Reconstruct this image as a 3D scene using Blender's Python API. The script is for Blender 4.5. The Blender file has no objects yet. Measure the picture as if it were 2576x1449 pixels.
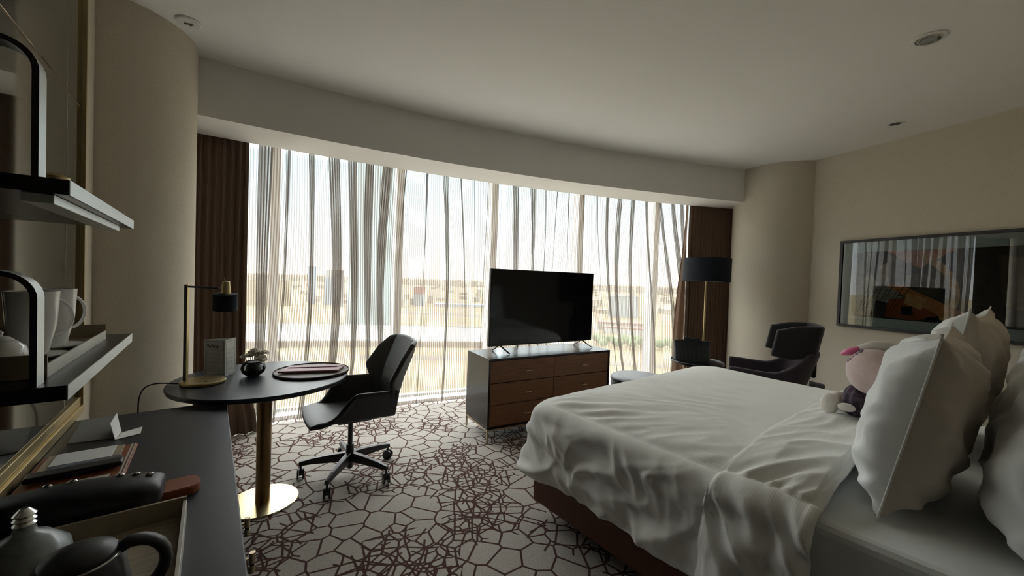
import bpy, bmesh, math, random
from mathutils import Vector, Matrix, noise
random.seed(7)
S = bpy.context.scene
COL = S.collection
PI = math.pi
rad = math.radians

# ------------------------------------------------------------------ materials
def mat(name, col=(.5, .5, .5), rough=.6, metal=0., spec=.5, bump=None, coat=0., sheen=0., vary=None, trans=0., emis=None):
    m = bpy.data.materials.new(name); m.use_nodes = True
    nt = m.node_tree; b = nt.nodes['Principled BSDF']
    b.inputs['Base Color'].default_value = (*col, 1)
    b.inputs['Roughness'].default_value = rough
    b.inputs['Metallic'].default_value = metal
    b.inputs['Specular IOR Level'].default_value = spec
    b.inputs['Coat Weight'].default_value = coat
    b.inputs['Sheen Weight'].default_value = sheen
    b.inputs['Transmission Weight'].default_value = trans
    tc = nt.nodes.new('ShaderNodeTexCoord')
    if vary:                       # (scale, amount, stretch)
        sc, am, st = vary
        mp = nt.nodes.new('ShaderNodeMapping'); mp.inputs['Scale'].default_value = st
        nz = nt.nodes.new('ShaderNodeTexNoise'); nz.inputs['Scale'].default_value = sc; nz.inputs['Detail'].default_value = 5
        rp = nt.nodes.new('ShaderNodeValToRGB')
        rp.color_ramp.elements[0].position = .3; rp.color_ramp.elements[1].position = .7
        rp.color_ramp.elements[0].color = (*[c * (1 - am) for c in col], 1)
        rp.color_ramp.elements[1].color = (*[min(1, c * (1 + am)) for c in col], 1)
        nt.links.new(tc.outputs['Object'], mp.inputs[0]); nt.links.new(mp.outputs[0], nz.inputs['Vector'])
        nt.links.new(nz.outputs['Fac'], rp.inputs[0]); nt.links.new(rp.outputs[0], b.inputs['Base Color'])
    if bump:                       # (kind, scale, strength, distance)
        kind, sc, stn, dist = bump
        if kind == 'noise':
            t = nt.nodes.new('ShaderNodeTexNoise'); t.inputs['Scale'].default_value = sc; t.inputs['Detail'].default_value = 6
            nt.links.new(tc.outputs['Object'], t.inputs['Vector']); out = t.outputs['Fac']
        elif kind == 'weave':
            t1 = nt.nodes.new('ShaderNodeTexWave'); t1.bands_direction = 'X'; t1.inputs['Scale'].default_value = sc
            t2 = nt.nodes.new('ShaderNodeTexWave'); t2.bands_direction = 'Z'; t2.inputs['Scale'].default_value = sc
            ad = nt.nodes.new('ShaderNodeMath'); ad.operation = 'ADD'
            nt.links.new(tc.outputs['Object'], t1.inputs['Vector']); nt.links.new(tc.outputs['Object'], t2.inputs['Vector'])
            nt.links.new(t1.outputs['Fac'], ad.inputs[0]); nt.links.new(t2.outputs['Fac'], ad.inputs[1]); out = ad.outputs[0]
        else:
            t = nt.nodes.new('ShaderNodeTexWave'); t.bands_direction = kind; t.inputs['Scale'].default_value = sc
            t.inputs['Distortion'].default_value = .4
            nt.links.new(tc.outputs['Object'], t.inputs['Vector']); out = t.outputs['Fac']
        bp = nt.nodes.new('ShaderNodeBump'); bp.inputs['Strength'].default_value = stn; bp.inputs['Distance'].default_value = dist
        nt.links.new(out, bp.inputs['Height']); nt.links.new(bp.outputs[0], b.inputs['Normal'])
    if emis:
        b.inputs['Emission Color'].default_value = (*emis[0], 1); b.inputs['Emission Strength'].default_value = emis[1]
    return m

M = {}
M['paper'] = mat('wallpaper', (.60, .55, .455), .85, spec=.2, vary=(140, .07, (1, 1, 1)), bump=('noise', 260, .25, .002))
M['ceil'] = mat('ceiling_paint', (.80, .785, .745), .9, spec=.2)
M['white'] = mat('white_paint', (.8, .79, .76), .6)
M['sill'] = mat('white_sill', (.85, .86, .88), .4)
M['terrace'] = mat('added_slab_pale', (.44, .42, .38), .8)  # pale surface of the added slab that bounces daylight indoors
M['alu'] = mat('mullion_paint', (.62, .63, .62), .45)
M['brass'] = mat('satin_brass', (.46, .37, .20), .42, 1)
M['brass_base'] = mat('brushed_brass', (.80, .68, .40), .26, 1, bump=('noise', 60, .1, .001))
M['brass_dark'] = mat('dark_bronze', (.20, .125, .055), .34, .85)
M['desk'] = mat('dark_laminate', (.016, .018, .024), .42, spec=.45, bump=('noise', 300, .05, .001))
M['tabletop'] = mat('dark_table_laminate', (.013, .017, .028), .34, spec=.5)
M['blackwood'] = mat('ebonised_wood', (.016, .013, .012), .22, spec=.3, vary=(8, .3, (1, 1, 12)))
M['drawer'] = mat('walnut_veneer', (.19, .085, .04), .5, spec=.35, vary=(7, .22, (1, 1, 14)))
M['steel'] = mat('champagne_metal', (.55, .45, .30), .35, 1)
M['shelf'] = mat('black_lacquer', (.008, .008, .010), .28, spec=.5)
M['shelf_edge'] = mat('lit_edge_and_bar', (.70, .74, .74), .38, .6)  # pale colour carries window light on the edges; light bar shares it
M['leather_black'] = mat('black_leather', (.010, .011, .013), .42, spec=.45, bump=('noise', 220, .15, .001))
M['leather_seam'] = mat('black_leather_piping', (.02, .021, .023), .35)
M['plastic_black'] = mat('black_plastic', (.012, .012, .013), .4)
M['black_metal'] = mat('black_powder_coat', (.02, .02, .022), .35, spec=.5)
M['screen'] = mat('screen_glass', (.0022, .0026, .0042), .07, spec=.35)
M['linen'] = mat('white_cotton', (.82, .82, .79), .85, spec=.2, sheen=.15, bump=('Y', 42, .16, .0012))
M['linen2'] = mat('white_cotton_sheet', (.74, .77, .77), .85, spec=.2, sheen=.1, bump=('noise', 60, .1, .001))
M['pillow_front'] = mat('pillow_cotton_stripe', (.86, .875, .87), .85, spec=.2, sheen=.15, bump=('X', 30, .10, .001))
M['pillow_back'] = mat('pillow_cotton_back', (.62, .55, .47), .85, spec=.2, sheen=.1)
M['pillow_brown'] = mat('brown_sateen', (.16, .085, .07), .7, spec=.25, sheen=.1, vary=(40, .25, (1, 1, 1)))
M['bedbase'] = mat('brown_leather_base', (.115, .038, .02), .5, spec=.4, bump=('noise', 200, .1, .001))
M['wing'] = mat('charcoal_wool', (.022, .020, .023), .9, spec=.2, sheen=.25, bump=('noise', 350, .3, .001))
M['wing_in'] = mat('plum_wool', (.040, .030, .038), .9, spec=.2, sheen=.25, bump=('noise', 350, .3, .001))
M['pouf'] = mat('slate_leather', (.035, .043, .055), .45, spec=.5, bump=('noise', 150, .12, .001))
M['shade'] = mat('navy_shade_fabric', (.012, .016, .024), .8, spec=.25, bump=('noise', 400, .2, .0006))
M['shade_in'] = mat('shade_lining', (.70, .68, .62), .8)
M['bag'] = mat('black_crocodile_leather', (.02, .024, .026), .38, spec=.5, bump=('X', 22, .5, .004))
M['porcelain'] = mat('white_porcelain', (.78, .78, .76), .15, spec=.6)
M['tray_wood'] = mat('tan_tray_board', (.35, .29, .20), .55, vary=(12, .2, (1, 8, 1)))
M['marble'] = mat('marble_tray', (.55, .53, .47), .35, vary=(6, .15, (1, 1, 1)))
M['leather_tan'] = mat('tan_leather', (.25, .075, .03), .55, spec=.35, bump=('noise', 180, .15, .001))
M['leather_rose'] = mat('dusty_rose_leather', (.30, .115, .13), .45, spec=.4, bump=('noise', 200, .12, .001))
M['placemat'] = mat('grey_placemat', (.30, .29, .27), .6, vary=(60, .12, (1, 1, 1)))
M['rim_dark'] = mat('placemat_rim', (.06, .025, .02), .5)
M['paper_white'] = mat('paper_white', (.78, .78, .76), .7)
M['card_shade_and_lens'] = mat('card_shade_and_lens', (.30, .30, .28), .7)  # grey puts the card face's shadow into the colour; downlight lens shares it
M['card'] = mat('card_stock', (.52, .53, .50), .6)
M['ink'] = mat('dark_ink', (.03, .03, .035), .6)
M['ink_soft'] = mat('grey_ink', (.20, .20, .20), .6)
M['mag'] = mat('magazine_print', (.12, .13, .16), .4, vary=(55, .9, (1, 1, 1)))
M['petal'] = mat('cream_petal', (.86, .81, .72), .7, sheen=.2)
M['stem'] = mat('dark_stem', (.03, .05, .02), .6)
M['soil'] = mat('vase_filling', (.012, .012, .010), .5)
M['silver'] = mat('silver', (.7, .7, .68), .2, 1)
M['plush_pink'] = mat('pale_pink_plush', (.70, .55, .52), .95, sheen=.5, vary=(5, .1, (1, 1, 1)), bump=('noise', 90, .4, .003))
M['plush_white'] = mat('cream_plush', (.74, .70, .64), .95, sheen=.5, bump=('noise', 120, .4, .002))
M['plush_grey'] = mat('lilac_grey_trim', (.38, .30, .38), .9, sheen=.3, vary=(60, .4, (1, 1, 1)))
M['hotpink'] = mat('hot_pink_satin', (.70, .12, .28), .35, sheen=.2)
M['floral'] = mat('dark_floral_cloth', (.045, .03, .045), .8, vary=(35, 1.6, (1, 1, 1)))
M['rubber'] = mat('black_rubber', (.01, .01, .01), .7)
M['glazed'] = mat('blue_glazed_pottery', (.30, .33, .34), .25, vary=(14, .5, (1, 1, 1)))
M['frame'] = mat('black_frame_wood', (.016, .013, .014), .45)
M['matboard'] = mat('pale_matboard', (.62, .68, .64), .8)
M['ring_white'] = mat('fixture_white', (.72, .72, .69), .5)
M['dark_hole'] = mat('dark_lens', (.01, .01, .014), .3)
M['sensor'] = mat('sensor_mark', (.14, .10, .06), .5)

def glass_mat(name, tint, refl_rough=.0, ior=1.5):
    m = bpy.data.materials.new(name); m.use_nodes = True; nt = m.node_tree; nt.nodes.clear()
    o = nt.nodes.new('ShaderNodeOutputMaterial'); t = nt.nodes.new('ShaderNodeBsdfTransparent'); t.inputs[0].default_value = (*tint, 1)
    g = nt.nodes.new('ShaderNodeBsdfGlossy'); g.inputs['Roughness'].default_value = refl_rough
    f = nt.nodes.new('ShaderNodeFresnel'); f.inputs[0].default_value = ior
    x = nt.nodes.new('ShaderNodeMixShader')
    nt.links.new(f.outputs[0], x.inputs[0]); nt.links.new(t.outputs[0], x.inputs[1]); nt.links.new(g.outputs[0], x.inputs[2]); nt.links.new(x.outputs[0], o.inputs[0])
    return m
M['pane'] = glass_mat('window_glass', (.93, .965, .965), ior=1.2)
M['vase'] = glass_mat('clear_glass', (.86, .88, .87), ior=1.35)
M['picglass'] = glass_mat('picture_glass', (.9, .95, .93), ior=1.75)

# tinted mirror
mm = mat('smoked_mirror', (.30, .30, .275), .05, 1.0); M['mirror'] = mm

# warm drape, slightly translucent
def drape(name, col, tl, amt):
    m = bpy.data.materials.new(name); m.use_nodes = True; nt = m.node_tree; b = nt.nodes['Principled BSDF']
    b.inputs['Base Color'].default_value = (*col, 1); b.inputs['Roughness'].default_value = .85; b.inputs['Sheen Weight'].default_value = .1
    b.inputs['Specular IOR Level'].default_value = .2
    t = nt.nodes.new('ShaderNodeBsdfTranslucent'); t.inputs[0].default_value = (*tl, 1)
    x = nt.nodes.new('ShaderNodeMixShader'); x.inputs[0].default_value = amt
    o = nt.nodes['Material Output']
    nt.links.new(b.outputs[0], x.inputs[1]); nt.links.new(t.outputs[0], x.inputs[2]); nt.links.new(x.outputs[0], o.inputs[0])
    return m
M['drape'] = drape('brown_drape', (.165, .115, .085), (.28, .15, .08), .10)
M['drape_lining'] = drape('tan_drape_lining', (.46, .34, .26), (.42, .29, .21), .30)

# pinstriped sheer
def sheer():
    m = bpy.data.materials.new('pinstripe_sheer'); m.use_nodes = True; nt = m.node_tree; nt.nodes.clear()
    N = nt.nodes.new; L = nt.links.new
    uv = N('ShaderNodeUVMap'); sp = N('ShaderNodeSeparateXYZ'); L(uv.outputs[0], sp.inputs[0])
    fr = N('ShaderNodeMath'); fr.operation = 'FRACT'; L(sp.outputs[0], fr.inputs[0])
    lt = N('ShaderNodeMath'); lt.operation = 'LESS_THAN'; lt.inputs[1].default_value = .45; L(fr.outputs[0], lt.inputs[0])
    def layer(tr, dcol, tcol, a, k):
        t = N('ShaderNodeBsdfTransparent'); d = N('ShaderNodeBsdfDiffuse'); d.inputs[0].default_value = (*dcol, 1)
        l = N('ShaderNodeBsdfTranslucent'); l.inputs[0].default_value = (*tcol, 1)
        m1 = N('ShaderNodeMixShader'); m1.inputs[0].default_value = k; L(d.outputs[0], m1.inputs[1]); L(l.outputs[0], m1.inputs[2])
        m2 = N('ShaderNodeMixShader'); m2.inputs[0].default_value = a; L(t.outputs[0], m2.inputs[1]); L(m1.outputs[0], m2.inputs[2])
        return m2
    A = layer(1, (.42, .39, .35), (.36, .33, .29), .50, .5)
    B = layer(1, (.17, .135, .11), (.14, .11, .09), .84, .5)
    x = N('ShaderNodeMixShader'); L(lt.outputs[0], x.inputs[0]); L(A.outputs[0], x.inputs[1]); L(B.outputs[0], x.inputs[2])
    o = N('ShaderNodeOutputMaterial'); L(x.outputs[0], o.inputs[0])
    return m
M['sheer'] = sheer()

# carpet: overlaid networks of irregular polygons
def carpet():
    m = bpy.data.materials.new('patterned_carpet'); m.use_nodes = True; nt = m.node_tree; N = nt.nodes.new; L = nt.links.new
    b = nt.nodes['Principled BSDF']; b.inputs['Roughness'].default_value = .95; b.inputs['Specular IOR Level'].default_value = .1
    tc = N('ShaderNodeTexCoord')
    def net(scale, off, w, rand=1.0):
        mp = N('ShaderNodeMapping'); mp.inputs['Location'].default_value = off; L(tc.outputs['Object'], mp.inputs[0])
        v = N('ShaderNodeTexVoronoi'); v.voronoi_dimensions = '2D'; v.feature = 'DISTANCE_TO_EDGE'; v.inputs['Scale'].default_value = scale
        v.inputs['Randomness'].default_value = rand; L(mp.outputs[0], v.inputs['Vector'])
        r = N('ShaderNodeMapRange'); r.inputs['From Min'].default_value = w * .8 * scale / 6; r.inputs['From Max'].default_value = w * 1.2 * scale / 6
        r.inputs['To Min'].default_value = 1; r.inputs['To Max'].default_value = 0; L(v.outputs['Distance'], r.inputs[0]); return r.outputs[0]
    nz = N('ShaderNodeTexNoise'); nz.noise_dimensions = '2D'; nz.inputs['Scale'].default_value = 1.9; nz.inputs['Detail'].default_value = 1.5; L(tc.outputs['Object'], nz.inputs['Vector'])
    def mask(t):
        g = N('ShaderNodeMath'); g.operation = 'GREATER_THAN'; g.inputs[1].default_value = t; L(nz.outputs['Fac'], g.inputs[0]); return g.outputs[0]
    def mul(a, c):
        g = N('ShaderNodeMath'); g.operation = 'MULTIPLY'; L(a, g.inputs[0]); L(c, g.inputs[1]); return g.outputs[0]
    def mx(a, c):
        g = N('ShaderNodeMath'); g.operation = 'MAXIMUM'; L(a, g.inputs[0]); L(c, g.inputs[1]); return g.outputs[0]
    a = net(7.4, (0, 0, 0), .034)
    p = net(7.6, (3.3, 1.7, 0), .034); q = net(9.0, (7.1, 4.9, 0), .034); s = net(10.5, (1.3, 9.1, 0), .032)
    out = mx(a, mx(mul(p, mask(.47)), mx(mul(q, mask(.52)), mul(s, mask(.61)))))
    n2 = N('ShaderNodeTexNoise'); n2.inputs['Scale'].default_value = 140; n2.inputs['Detail'].default_value = 3; L(tc.outputs['Object'], n2.inputs['Vector'])
    r1 = N('ShaderNodeValToRGB'); r1.color_ramp.elements[0].color = (.36, .33, .30, 1); r1.color_ramp.elements[1].color = (.60, .56, .51, 1)
    r1.color_ramp.elements[0].position = .25; r1.color_ramp.elements[1].position = .75
    L(n2.outputs['Fac'], r1.inputs[0])
    mix = N('ShaderNodeMix'); mix.data_type = 'RGBA'; L(out, mix.inputs['Factor']); L(r1.outputs[0], mix.inputs['A']); mix.inputs['B'].default_value = (.085, .042, .035, 1)
    L(mix.outputs['Result'], b.inputs['Base Color'])
    bp = N('ShaderNodeBump'); bp.inputs['Strength'].default_value = .5; bp.inputs['Distance'].default_value = .004; L(n2.outputs['Fac'], bp.inputs['Height']); L(bp.outputs[0], b.inputs['Normal'])
    return m
M['carpet'] = carpet()

# ------------------------------------------------------------------ mesh helpers
def link(o, parent=None):
    COL.objects.link(o)
    if parent: o.parent = parent
    return o
def part(name, bm, m, parent=None, smooth=False, bevel=0, label=None, sub=0, solid=0, sharp=35):
    me = bpy.data.meshes.new(name); bm.normal_update(); bm.to_mesh(me); bm.free()
    for k in (m if isinstance(m, (list, tuple)) else [m]): me.materials.append(M[k] if isinstance(k, str) else k)
    o = bpy.data.objects.new(name, me); link(o, parent)
    if smooth:
        me.polygons.foreach_set('use_smooth', [True] * len(me.polygons))
        if sharp: me.set_sharp_from_angle(angle=rad(sharp))
    if solid:
        d = o.modifiers.new('Solidify', 'SOLIDIFY'); d.thickness = solid; d.offset = 0
    if bevel:
        d = o.modifiers.new('Bevel', 'BEVEL'); d.width = bevel; d.segments = 3; d.limit_method = 'ANGLE'; d.angle_limit = rad(40)
    if sub:
        d = o.modifiers.new('Subsurf', 'SUBSURF'); d.levels = sub; d.render_levels = sub
    if label: o['label'] = label
    return o
def thing(name, label, cat, loc=(0, 0, 0), rz=0, group=None):
    o = bpy.data.objects.new(name, None); o.empty_display_size = .1; link(o)
    o.location = loc; o.rotation_euler = (0, 0, rz); o['label'] = label; o['category'] = cat
    if group: o['group'] = group
    return o
def tag(o, label, cat, group=None, kind=None):
    o['label'] = label; o['category'] = cat
    if group: o['group'] = group
    if kind: o['kind'] = kind
    return o
def struct(o): o['kind'] = 'structure'; return o
def nb(): return bmesh.new()
def box(bm, x0, x1, y0, y1, z0, z1, mi=0, mtx=None):
    vs = [bm.verts.new((x, y, z)) for z in (z0, z1) for (x, y) in ((x0, y0), (x1, y0), (x1, y1), (x0, y1))]
    if mtx is not None:
        for v in vs: v.co = mtx @ v.co
    F = [(3, 2, 1, 0), (4, 5, 6, 7), (0, 1, 5, 4), (1, 2, 6, 5), (2, 3, 7, 6), (3, 0, 4, 7)]
    for f in F:
        q = bm.faces.new([vs[i] for i in f]); q.material_index = mi
    return bm
def lathe(bm, prof, n=48, c=(0, 0, 0), mi=0, mtx=None, caps=True):
    rings = []
    for r, z in prof:
        ring = []
        for i in range(n):
            a = 2 * PI * i / n; v = Vector((c[0] + r * math.cos(a), c[1] + r * math.sin(a), c[2] + z))
            if mtx is not None: v = mtx @ v
            ring.append(bm.verts.new(v))
        rings.append(ring)
    for a, b in zip(rings, rings[1:]):
        for i in range(n):
            f = bm.faces.new((a[i], a[(i + 1) % n], b[(i + 1) % n], b[i])); f.material_index = mi
    if caps:
        f = bm.faces.new(rings[0][::-1]); f.material_index = mi
        f = bm.faces.new(rings[-1]); f.material_index = mi
    return bm
def tube(bm, pts, r, n=10, mi=0, flat=None, caps=True):
    pts = [Vector(p) for p in pts]; rings = []
    up = Vector((0, 0, 1)); prev = None
    for i, p in enumerate(pts):
        d = (pts[min(i + 1, len(pts) - 1)] - pts[max(i - 1, 0)]).normalized()
        if prev is None:
            ref = up if abs(d.z) < .9 else Vector((1, 0, 0)); u = d.cross(ref).normalized()
        else:
            u = (prev - d * prev.dot(d)).normalized()
        prev = u; w = d.cross(u).normalized()
        rr = r[i] if isinstance(r, (list, tuple)) else r
        ring = []
        for k in range(n):
            a = 2 * PI * k / n
            if flat: v = p + u * (math.cos(a) * flat[0]) + w * (math.sin(a) * flat[1])
            else: v = p + (u * math.cos(a) + w * math.sin(a)) * rr
            ring.append(bm.verts.new(v))
        rings.append(ring)
    for a, b in zip(rings, rings[1:]):
        for k in range(n):
            f = bm.faces.new((a[k], a[(k + 1) % n], b[(k + 1) % n], b[k])); f.material_index = mi
    if caps:
        bm.faces.new(rings[0][::-1]).material_index = mi; bm.faces.new(rings[-1]).material_index = mi
    return bm
def prism(bm, outline, z0, z1, mi=0):
    a = [bm.verts.new((x, y, z0)) for x, y in outline]; b = [bm.verts.new((x, y, z1)) for x, y in outline]
    n = len(a)
    bm.faces.new(a[::-1]).material_index = mi; bm.faces.new(b).material_index = mi
    for i in range(n): bm.faces.new((a[i], a[(i + 1) % n], b[(i + 1) % n], b[i])).material_index = mi
    return bm
def grid(bm, nu, nv, fn, mi=0, uvfn=None, closed_u=False):
    vs = [[bm.verts.new(fn(i / (nu if closed_u else nu - 1), j / (nv - 1))) for i in range(nu)] for j in range(nv)]
    uvl = bm.loops.layers.uv.verify() if uvfn else None
    for j in range(nv - 1):
        for i in range(nu if closed_u else nu - 1):
            i2 = (i + 1) % nu
            f = bm.faces.new((vs[j][i], vs[j][i2], vs[j + 1][i2], vs[j + 1][i])); f.material_index = mi
            if uvfn:
                for lp, (a, b) in zip(f.loops, ((i, j), (i + 1, j), (i + 1, j + 1), (i, j + 1))): lp[uvl].uv = uvfn(a, b)
    return vs
def ellipsoid(bm, c, r, nu=28, nv=18, mi=0, fn=None, mtx=None):
    rings = []
    for j in range(1, nv):
        th = PI * j / nv; ring = []
        for i in range(nu):
            a = 2 * PI * i / nu; d = Vector((math.sin(th) * math.cos(a), math.sin(th) * math.sin(a), math.cos(th)))
            k = fn(d) if fn else 1
            v = Vector((d.x * r[0] * k, d.y * r[1] * k, d.z * r[2] * k))
            if mtx is not None: v = mtx @ v
            ring.append(bm.verts.new(v + Vector(c)))
        rings.append(ring)
    def pole(z):
        d = Vector((0, 0, z)); k = fn(d) if fn else 1; v = d * r[2] * k
        if mtx is not None: v = mtx @ v
        return bm.verts.new(v + Vector(c))
    t, b = pole(1), pole(-1)
    for A, B in zip(rings, rings[1:]):
        for i in range(nu): bm.faces.new((A[i], B[i], B[(i + 1) % nu], A[(i + 1) % nu])).material_index = mi
    for i in range(nu):
        bm.faces.new((t, rings[0][i], rings[0][(i + 1) % nu])).material_index = mi
        bm.faces.new((b, rings[-1][(i + 1) % nu], rings[-1][i])).material_index = mi
    return bm
def nz(x, y=0, z=0): return noise.noise(Vector((x, y, z)))
def sstep(a, b, x):
    t = max(0, min(1, (x - a) / (b - a))); return t * t * (3 - 2 * t)

# the desk wall runs along t, the room depth away from it along n
A0 = rad(37.9)
NV = Vector((math.cos(A0), math.sin(A0), 0)); TV = Vector((-math.sin(A0), math.cos(A0), 0))
def NT(n, t, z=0): v = NV * n + TV * t; return Vector((v.x, v.y, z))
C0 = Vector((5.2, -8.08))             # centre of the curved facade
def ARC(R, deg, z=0): return Vector((C0.x + R * math.sin(rad(deg)), C0.y + R * math.cos(rad(deg)), z))
HC, HB = 2.87, 2.47                   # ceiling and bulkhead heights
RW0 = Vector((3.3946, 4.4225)); RWD = Vector((.33478, -.94230)).normalized(); RWA = math.atan2(RWD.y, RWD.x)

# ------------------------------------------------------------------ the room
RG = 14.08
rw_out = RW0 - RWD * 1.42; 
lw = [NT(-.5, t) for t in (-3.05, 4.33)]
outline = [(lw[0].x, lw[0].y), (lw[1].x, lw[1].y)]
arcp = [ARC(14.16, -36.6 + k * (29.4 / 24)) for k in range(25)]
outer = [(NT(-.62, -3.15).x, NT(-.62, -3.15).y), (NT(-.62, 4.4).x, NT(-.62, 4.4).y)] + [(p.x, p.y) for p in arcp]
e = RW0 + RWD * 5.4; outer += [(e.x + .5, e.y), (NT(4.9, -3.15).x, NT(4.9, -3.15).y)]
def slab(name, z0, z1, m):
    from mathutils.geometry import tessellate_polygon
    bm = nb(); a = [bm.verts.new((x, y, z0)) for x, y in outer]; b = [bm.verts.new((x, y, z1)) for x, y in outer]
    for t in tessellate_polygon([[Vector((x, y, 0)) for x, y in outer]]):
        bm.faces.new([a[i] for i in t]); bm.faces.new([b[i] for i in t])
    k = len(a)
    for i in range(k): bm.faces.new((a[i], a[(i + 1) % k], b[(i + 1) % k], b[i]))
    bmesh.ops.recalc_face_normals(bm, faces=bm.faces); return struct(part(name, bm, m))
slab('floor', -.2, 0, 'carpet')
slab('ceiling', HC, HC + .2, 'ceil')
def wall(name, a, b, th, side, z0=0, z1=HC, m='paper'):
    a = Vector(a[:2]); b = Vector(b[:2]); d = (b - a).normalized(); n = Vector((-d.y, d.x)) * th * side
    bm = nb(); prism(bm, [tuple(a), tuple(b), tuple(b + n), tuple(a + n)], z0, z1); bmesh.ops.recalc_face_normals(bm, faces=bm.faces)
    return struct(part(name, bm, m))
wall('wall_left', NT(-.5, -3.05), NT(-.5, 4.38), .12, 1)
wr = RW0 - RWD * 1.40
wall('wall_right', (wr.x, wr.y), tuple(RW0 + RWD * 5.0), .12, 1)
wall('wall_bed', NT(1.0, -.52), NT(4.95, -.52), .12, -1)
wall('wall_passage', NT(1.0, -.64), NT(1.0, -3.05), .12, 1)
wall('wall_back', NT(-.6, -3.05), NT(1.1, -3.05), .1, -1)
# round columns
def column(name, c, r):
    bm = nb(); n = 96
    lathe(bm, [(r, 0), (r, HC)], n, (c[0], c[1], 0)); o = struct(part(name, bm, 'paper', smooth=True, sharp=40)); return o
column('wall_column_left', (-2.50, 2.40), .413)
column('wall_column_right', (3.369, 4.942), .523)
# bulkhead over the window
bm = nb(); n = 60; ins, outs = [], []
for k in range(n + 1):
    a = -36.2 + k * (28.6 / n)
    ins.append(ARC(13.085 + .07 * sstep(-16, -9, a), a)); outs.append(ARC(13.56, a))
prism(bm, [(p.x, p.y) for p in ins] + [(p.x, p.y) for p in outs[::-1]], HB, HC); bmesh.ops.recalc_face_normals(bm, faces=bm.faces)
struct(part('ceiling_bulkhead', bm, 'ceil', smooth=True, sharp=30))
bm = nb(); p1 = [ARC(14.3, -36.2 + k * (28.6 / n)) for k in range(n + 1)]; p2 = [ARC(20.3, -36.2 + k * (28.6 / n)) for k in range(n + 1)]
prism(bm, [(p.x, p.y) for p in p1] + [(p.x, p.y) for p in p2[::-1]], -3.4, -3); bmesh.ops.recalc_face_normals(bm, faces=bm.faces)
struct(part('added_bounce_slab', bm, 'terrace'))  # unseen slab added below the window to bounce daylight onto the ceiling
# white sill strip on the floor along the glass
bm = nb(); p1 = [ARC(13.83, -36.2 + k * (28.6 / n)) for k in range(n + 1)]; p2 = [ARC(14.07, -36.2 + k * (28.6 / n)) for k in range(n + 1)]
prism(bm, [(p.x, p.y) for p in p1] + [(p.x, p.y) for p in p2[::-1]], 0, .035); bmesh.ops.recalc_face_normals(bm, faces=bm.faces)
struct(part('trim_1', bm, 'sill'))
# windows: mullions every 4.8 degrees
angs = [-37.0, -32.4, -27.6, -23.0, -18.04, -13.24, -8.3]
def bar_at(bm, deg, w, r0, r1, z0, z1):
    a = ARC(r0, deg); b = ARC(r1, deg); d = (b - a); d.z = 0; t = Vector((d.y, -d.x, 0)).normalized() * w / 2
    prism(bm, [((a - t).x, (a - t).y), ((a + t).x, (a + t).y), ((b + t).x, (b + t).y), ((b - t).x, (b - t).y)], z0, z1)
    bmesh.ops.recalc_face_normals(bm, faces=bm.faces)
for i in range(6):
    w = struct(thing('window_%d' % (i + 1), '', '')); del w['label']; del w['category']
    c = ARC(14.0, (angs[i] + angs[i + 1]) / 2, 0); w.location = c; inv = Matrix.Translation(-c)
    bm = nb(); bar_at(bm, angs[i], .078, 13.92, 14.1, .03, HC)
    if i == 5: bar_at(bm, angs[i + 1], .078, 13.92, 14.1, .03, HC)
    a, b = ARC(14.02, angs[i]), ARC(14.02, angs[i + 1]); d = (b - a).normalized(); nn = Vector((-d.y, d.x, 0)) * .03
    for z0, z1 in ((.035, .06), (HC - .07, HC)):
        prism(bm, [((a - nn).x, (a - nn).y), ((b - nn).x, (b - nn).y), ((b + nn).x, (b + nn).y), ((a + nn).x, (a + nn).y)], z0, z1)
    bmesh.ops.transform(bm, matrix=inv, verts=bm.verts); bmesh.ops.recalc_face_normals(bm, faces=bm.faces)
    part('window_frame', bm, 'alu', w)
    bm = nb(); vs = [bm.verts.new(inv @ v) for v in (Vector((a.x, a.y, .05)), Vector((b.x, b.y, .05)), Vector((b.x, b.y, HC - .03)), Vector((a.x, a.y, HC - .03)))]
    bm.faces.new(vs); part('window_pane', bm, 'pane', w)

# ------------------------------------------------------------------ sheers and drapes
def curtain(name, d0, d1, R, period, amp, full, m, seed, z0, z1, sway=.0, per_m=90, nv=30, pitch=.0215, endshape=None, thick=0):
    Lm = rad(d1 - d0) * R; nu = int(Lm * per_m)
    def base(u, v):          # v: 0 bottom .. 1 top
        z = z0 + (z1 - z0) * v
        s = u * Lm
        k = 1 - v
        drift = sway * (nz(s * 1.5 + seed, k * .45, 3) * 1.5) * k + .012 * nz(s * 3 + seed, k * 2.1, 8)
        ph = 2 * PI * (s / period + .45 * nz(s * .8 + seed, k * .35, 1) + .12 * nz(s * 3, seed, k * .6))
        am = max(.15, .95 + 1.45 * nz(s * 2.3, seed + 3, k * .45))
        dr = amp * am * math.cos(ph) + .3 * amp * math.sin(2.7 * ph + seed) + .02 * nz(s * .7, seed + 4, k)
        ds = full * period / (2 * PI) * am * math.sin(ph) * (.78 + .22 * v)
        tap = sstep(-.02, .16, s) * sstep(-.02, .16, Lm - s)
        ss = s + (drift + ds) * tap
        if endshape: ss = endshape(s, v, ss, Lm)
        return ss, dr, z
    def fn(i, j):
        ss, dr, z = base(i, j)
        p = ARC(R + dr, d0 + math.degrees(ss / R)); return (p.x, p.y, z)
    # cloth length along u for the stripes
    cl = [0.]
    prev = None
    for i in range(nu):
        p = Vector(fn(i / (nu - 1), .6))
        if prev is not None: cl.append(cl[-1] + (p - prev).length)
        prev = p
    bm = nb(); grid(bm, nu, nv, fn, uvfn=lambda a, b: (cl[a] / pitch, b / (nv - 1)))
    return part(name, bm, m, smooth=True, sharp=0, solid=thick)
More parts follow.
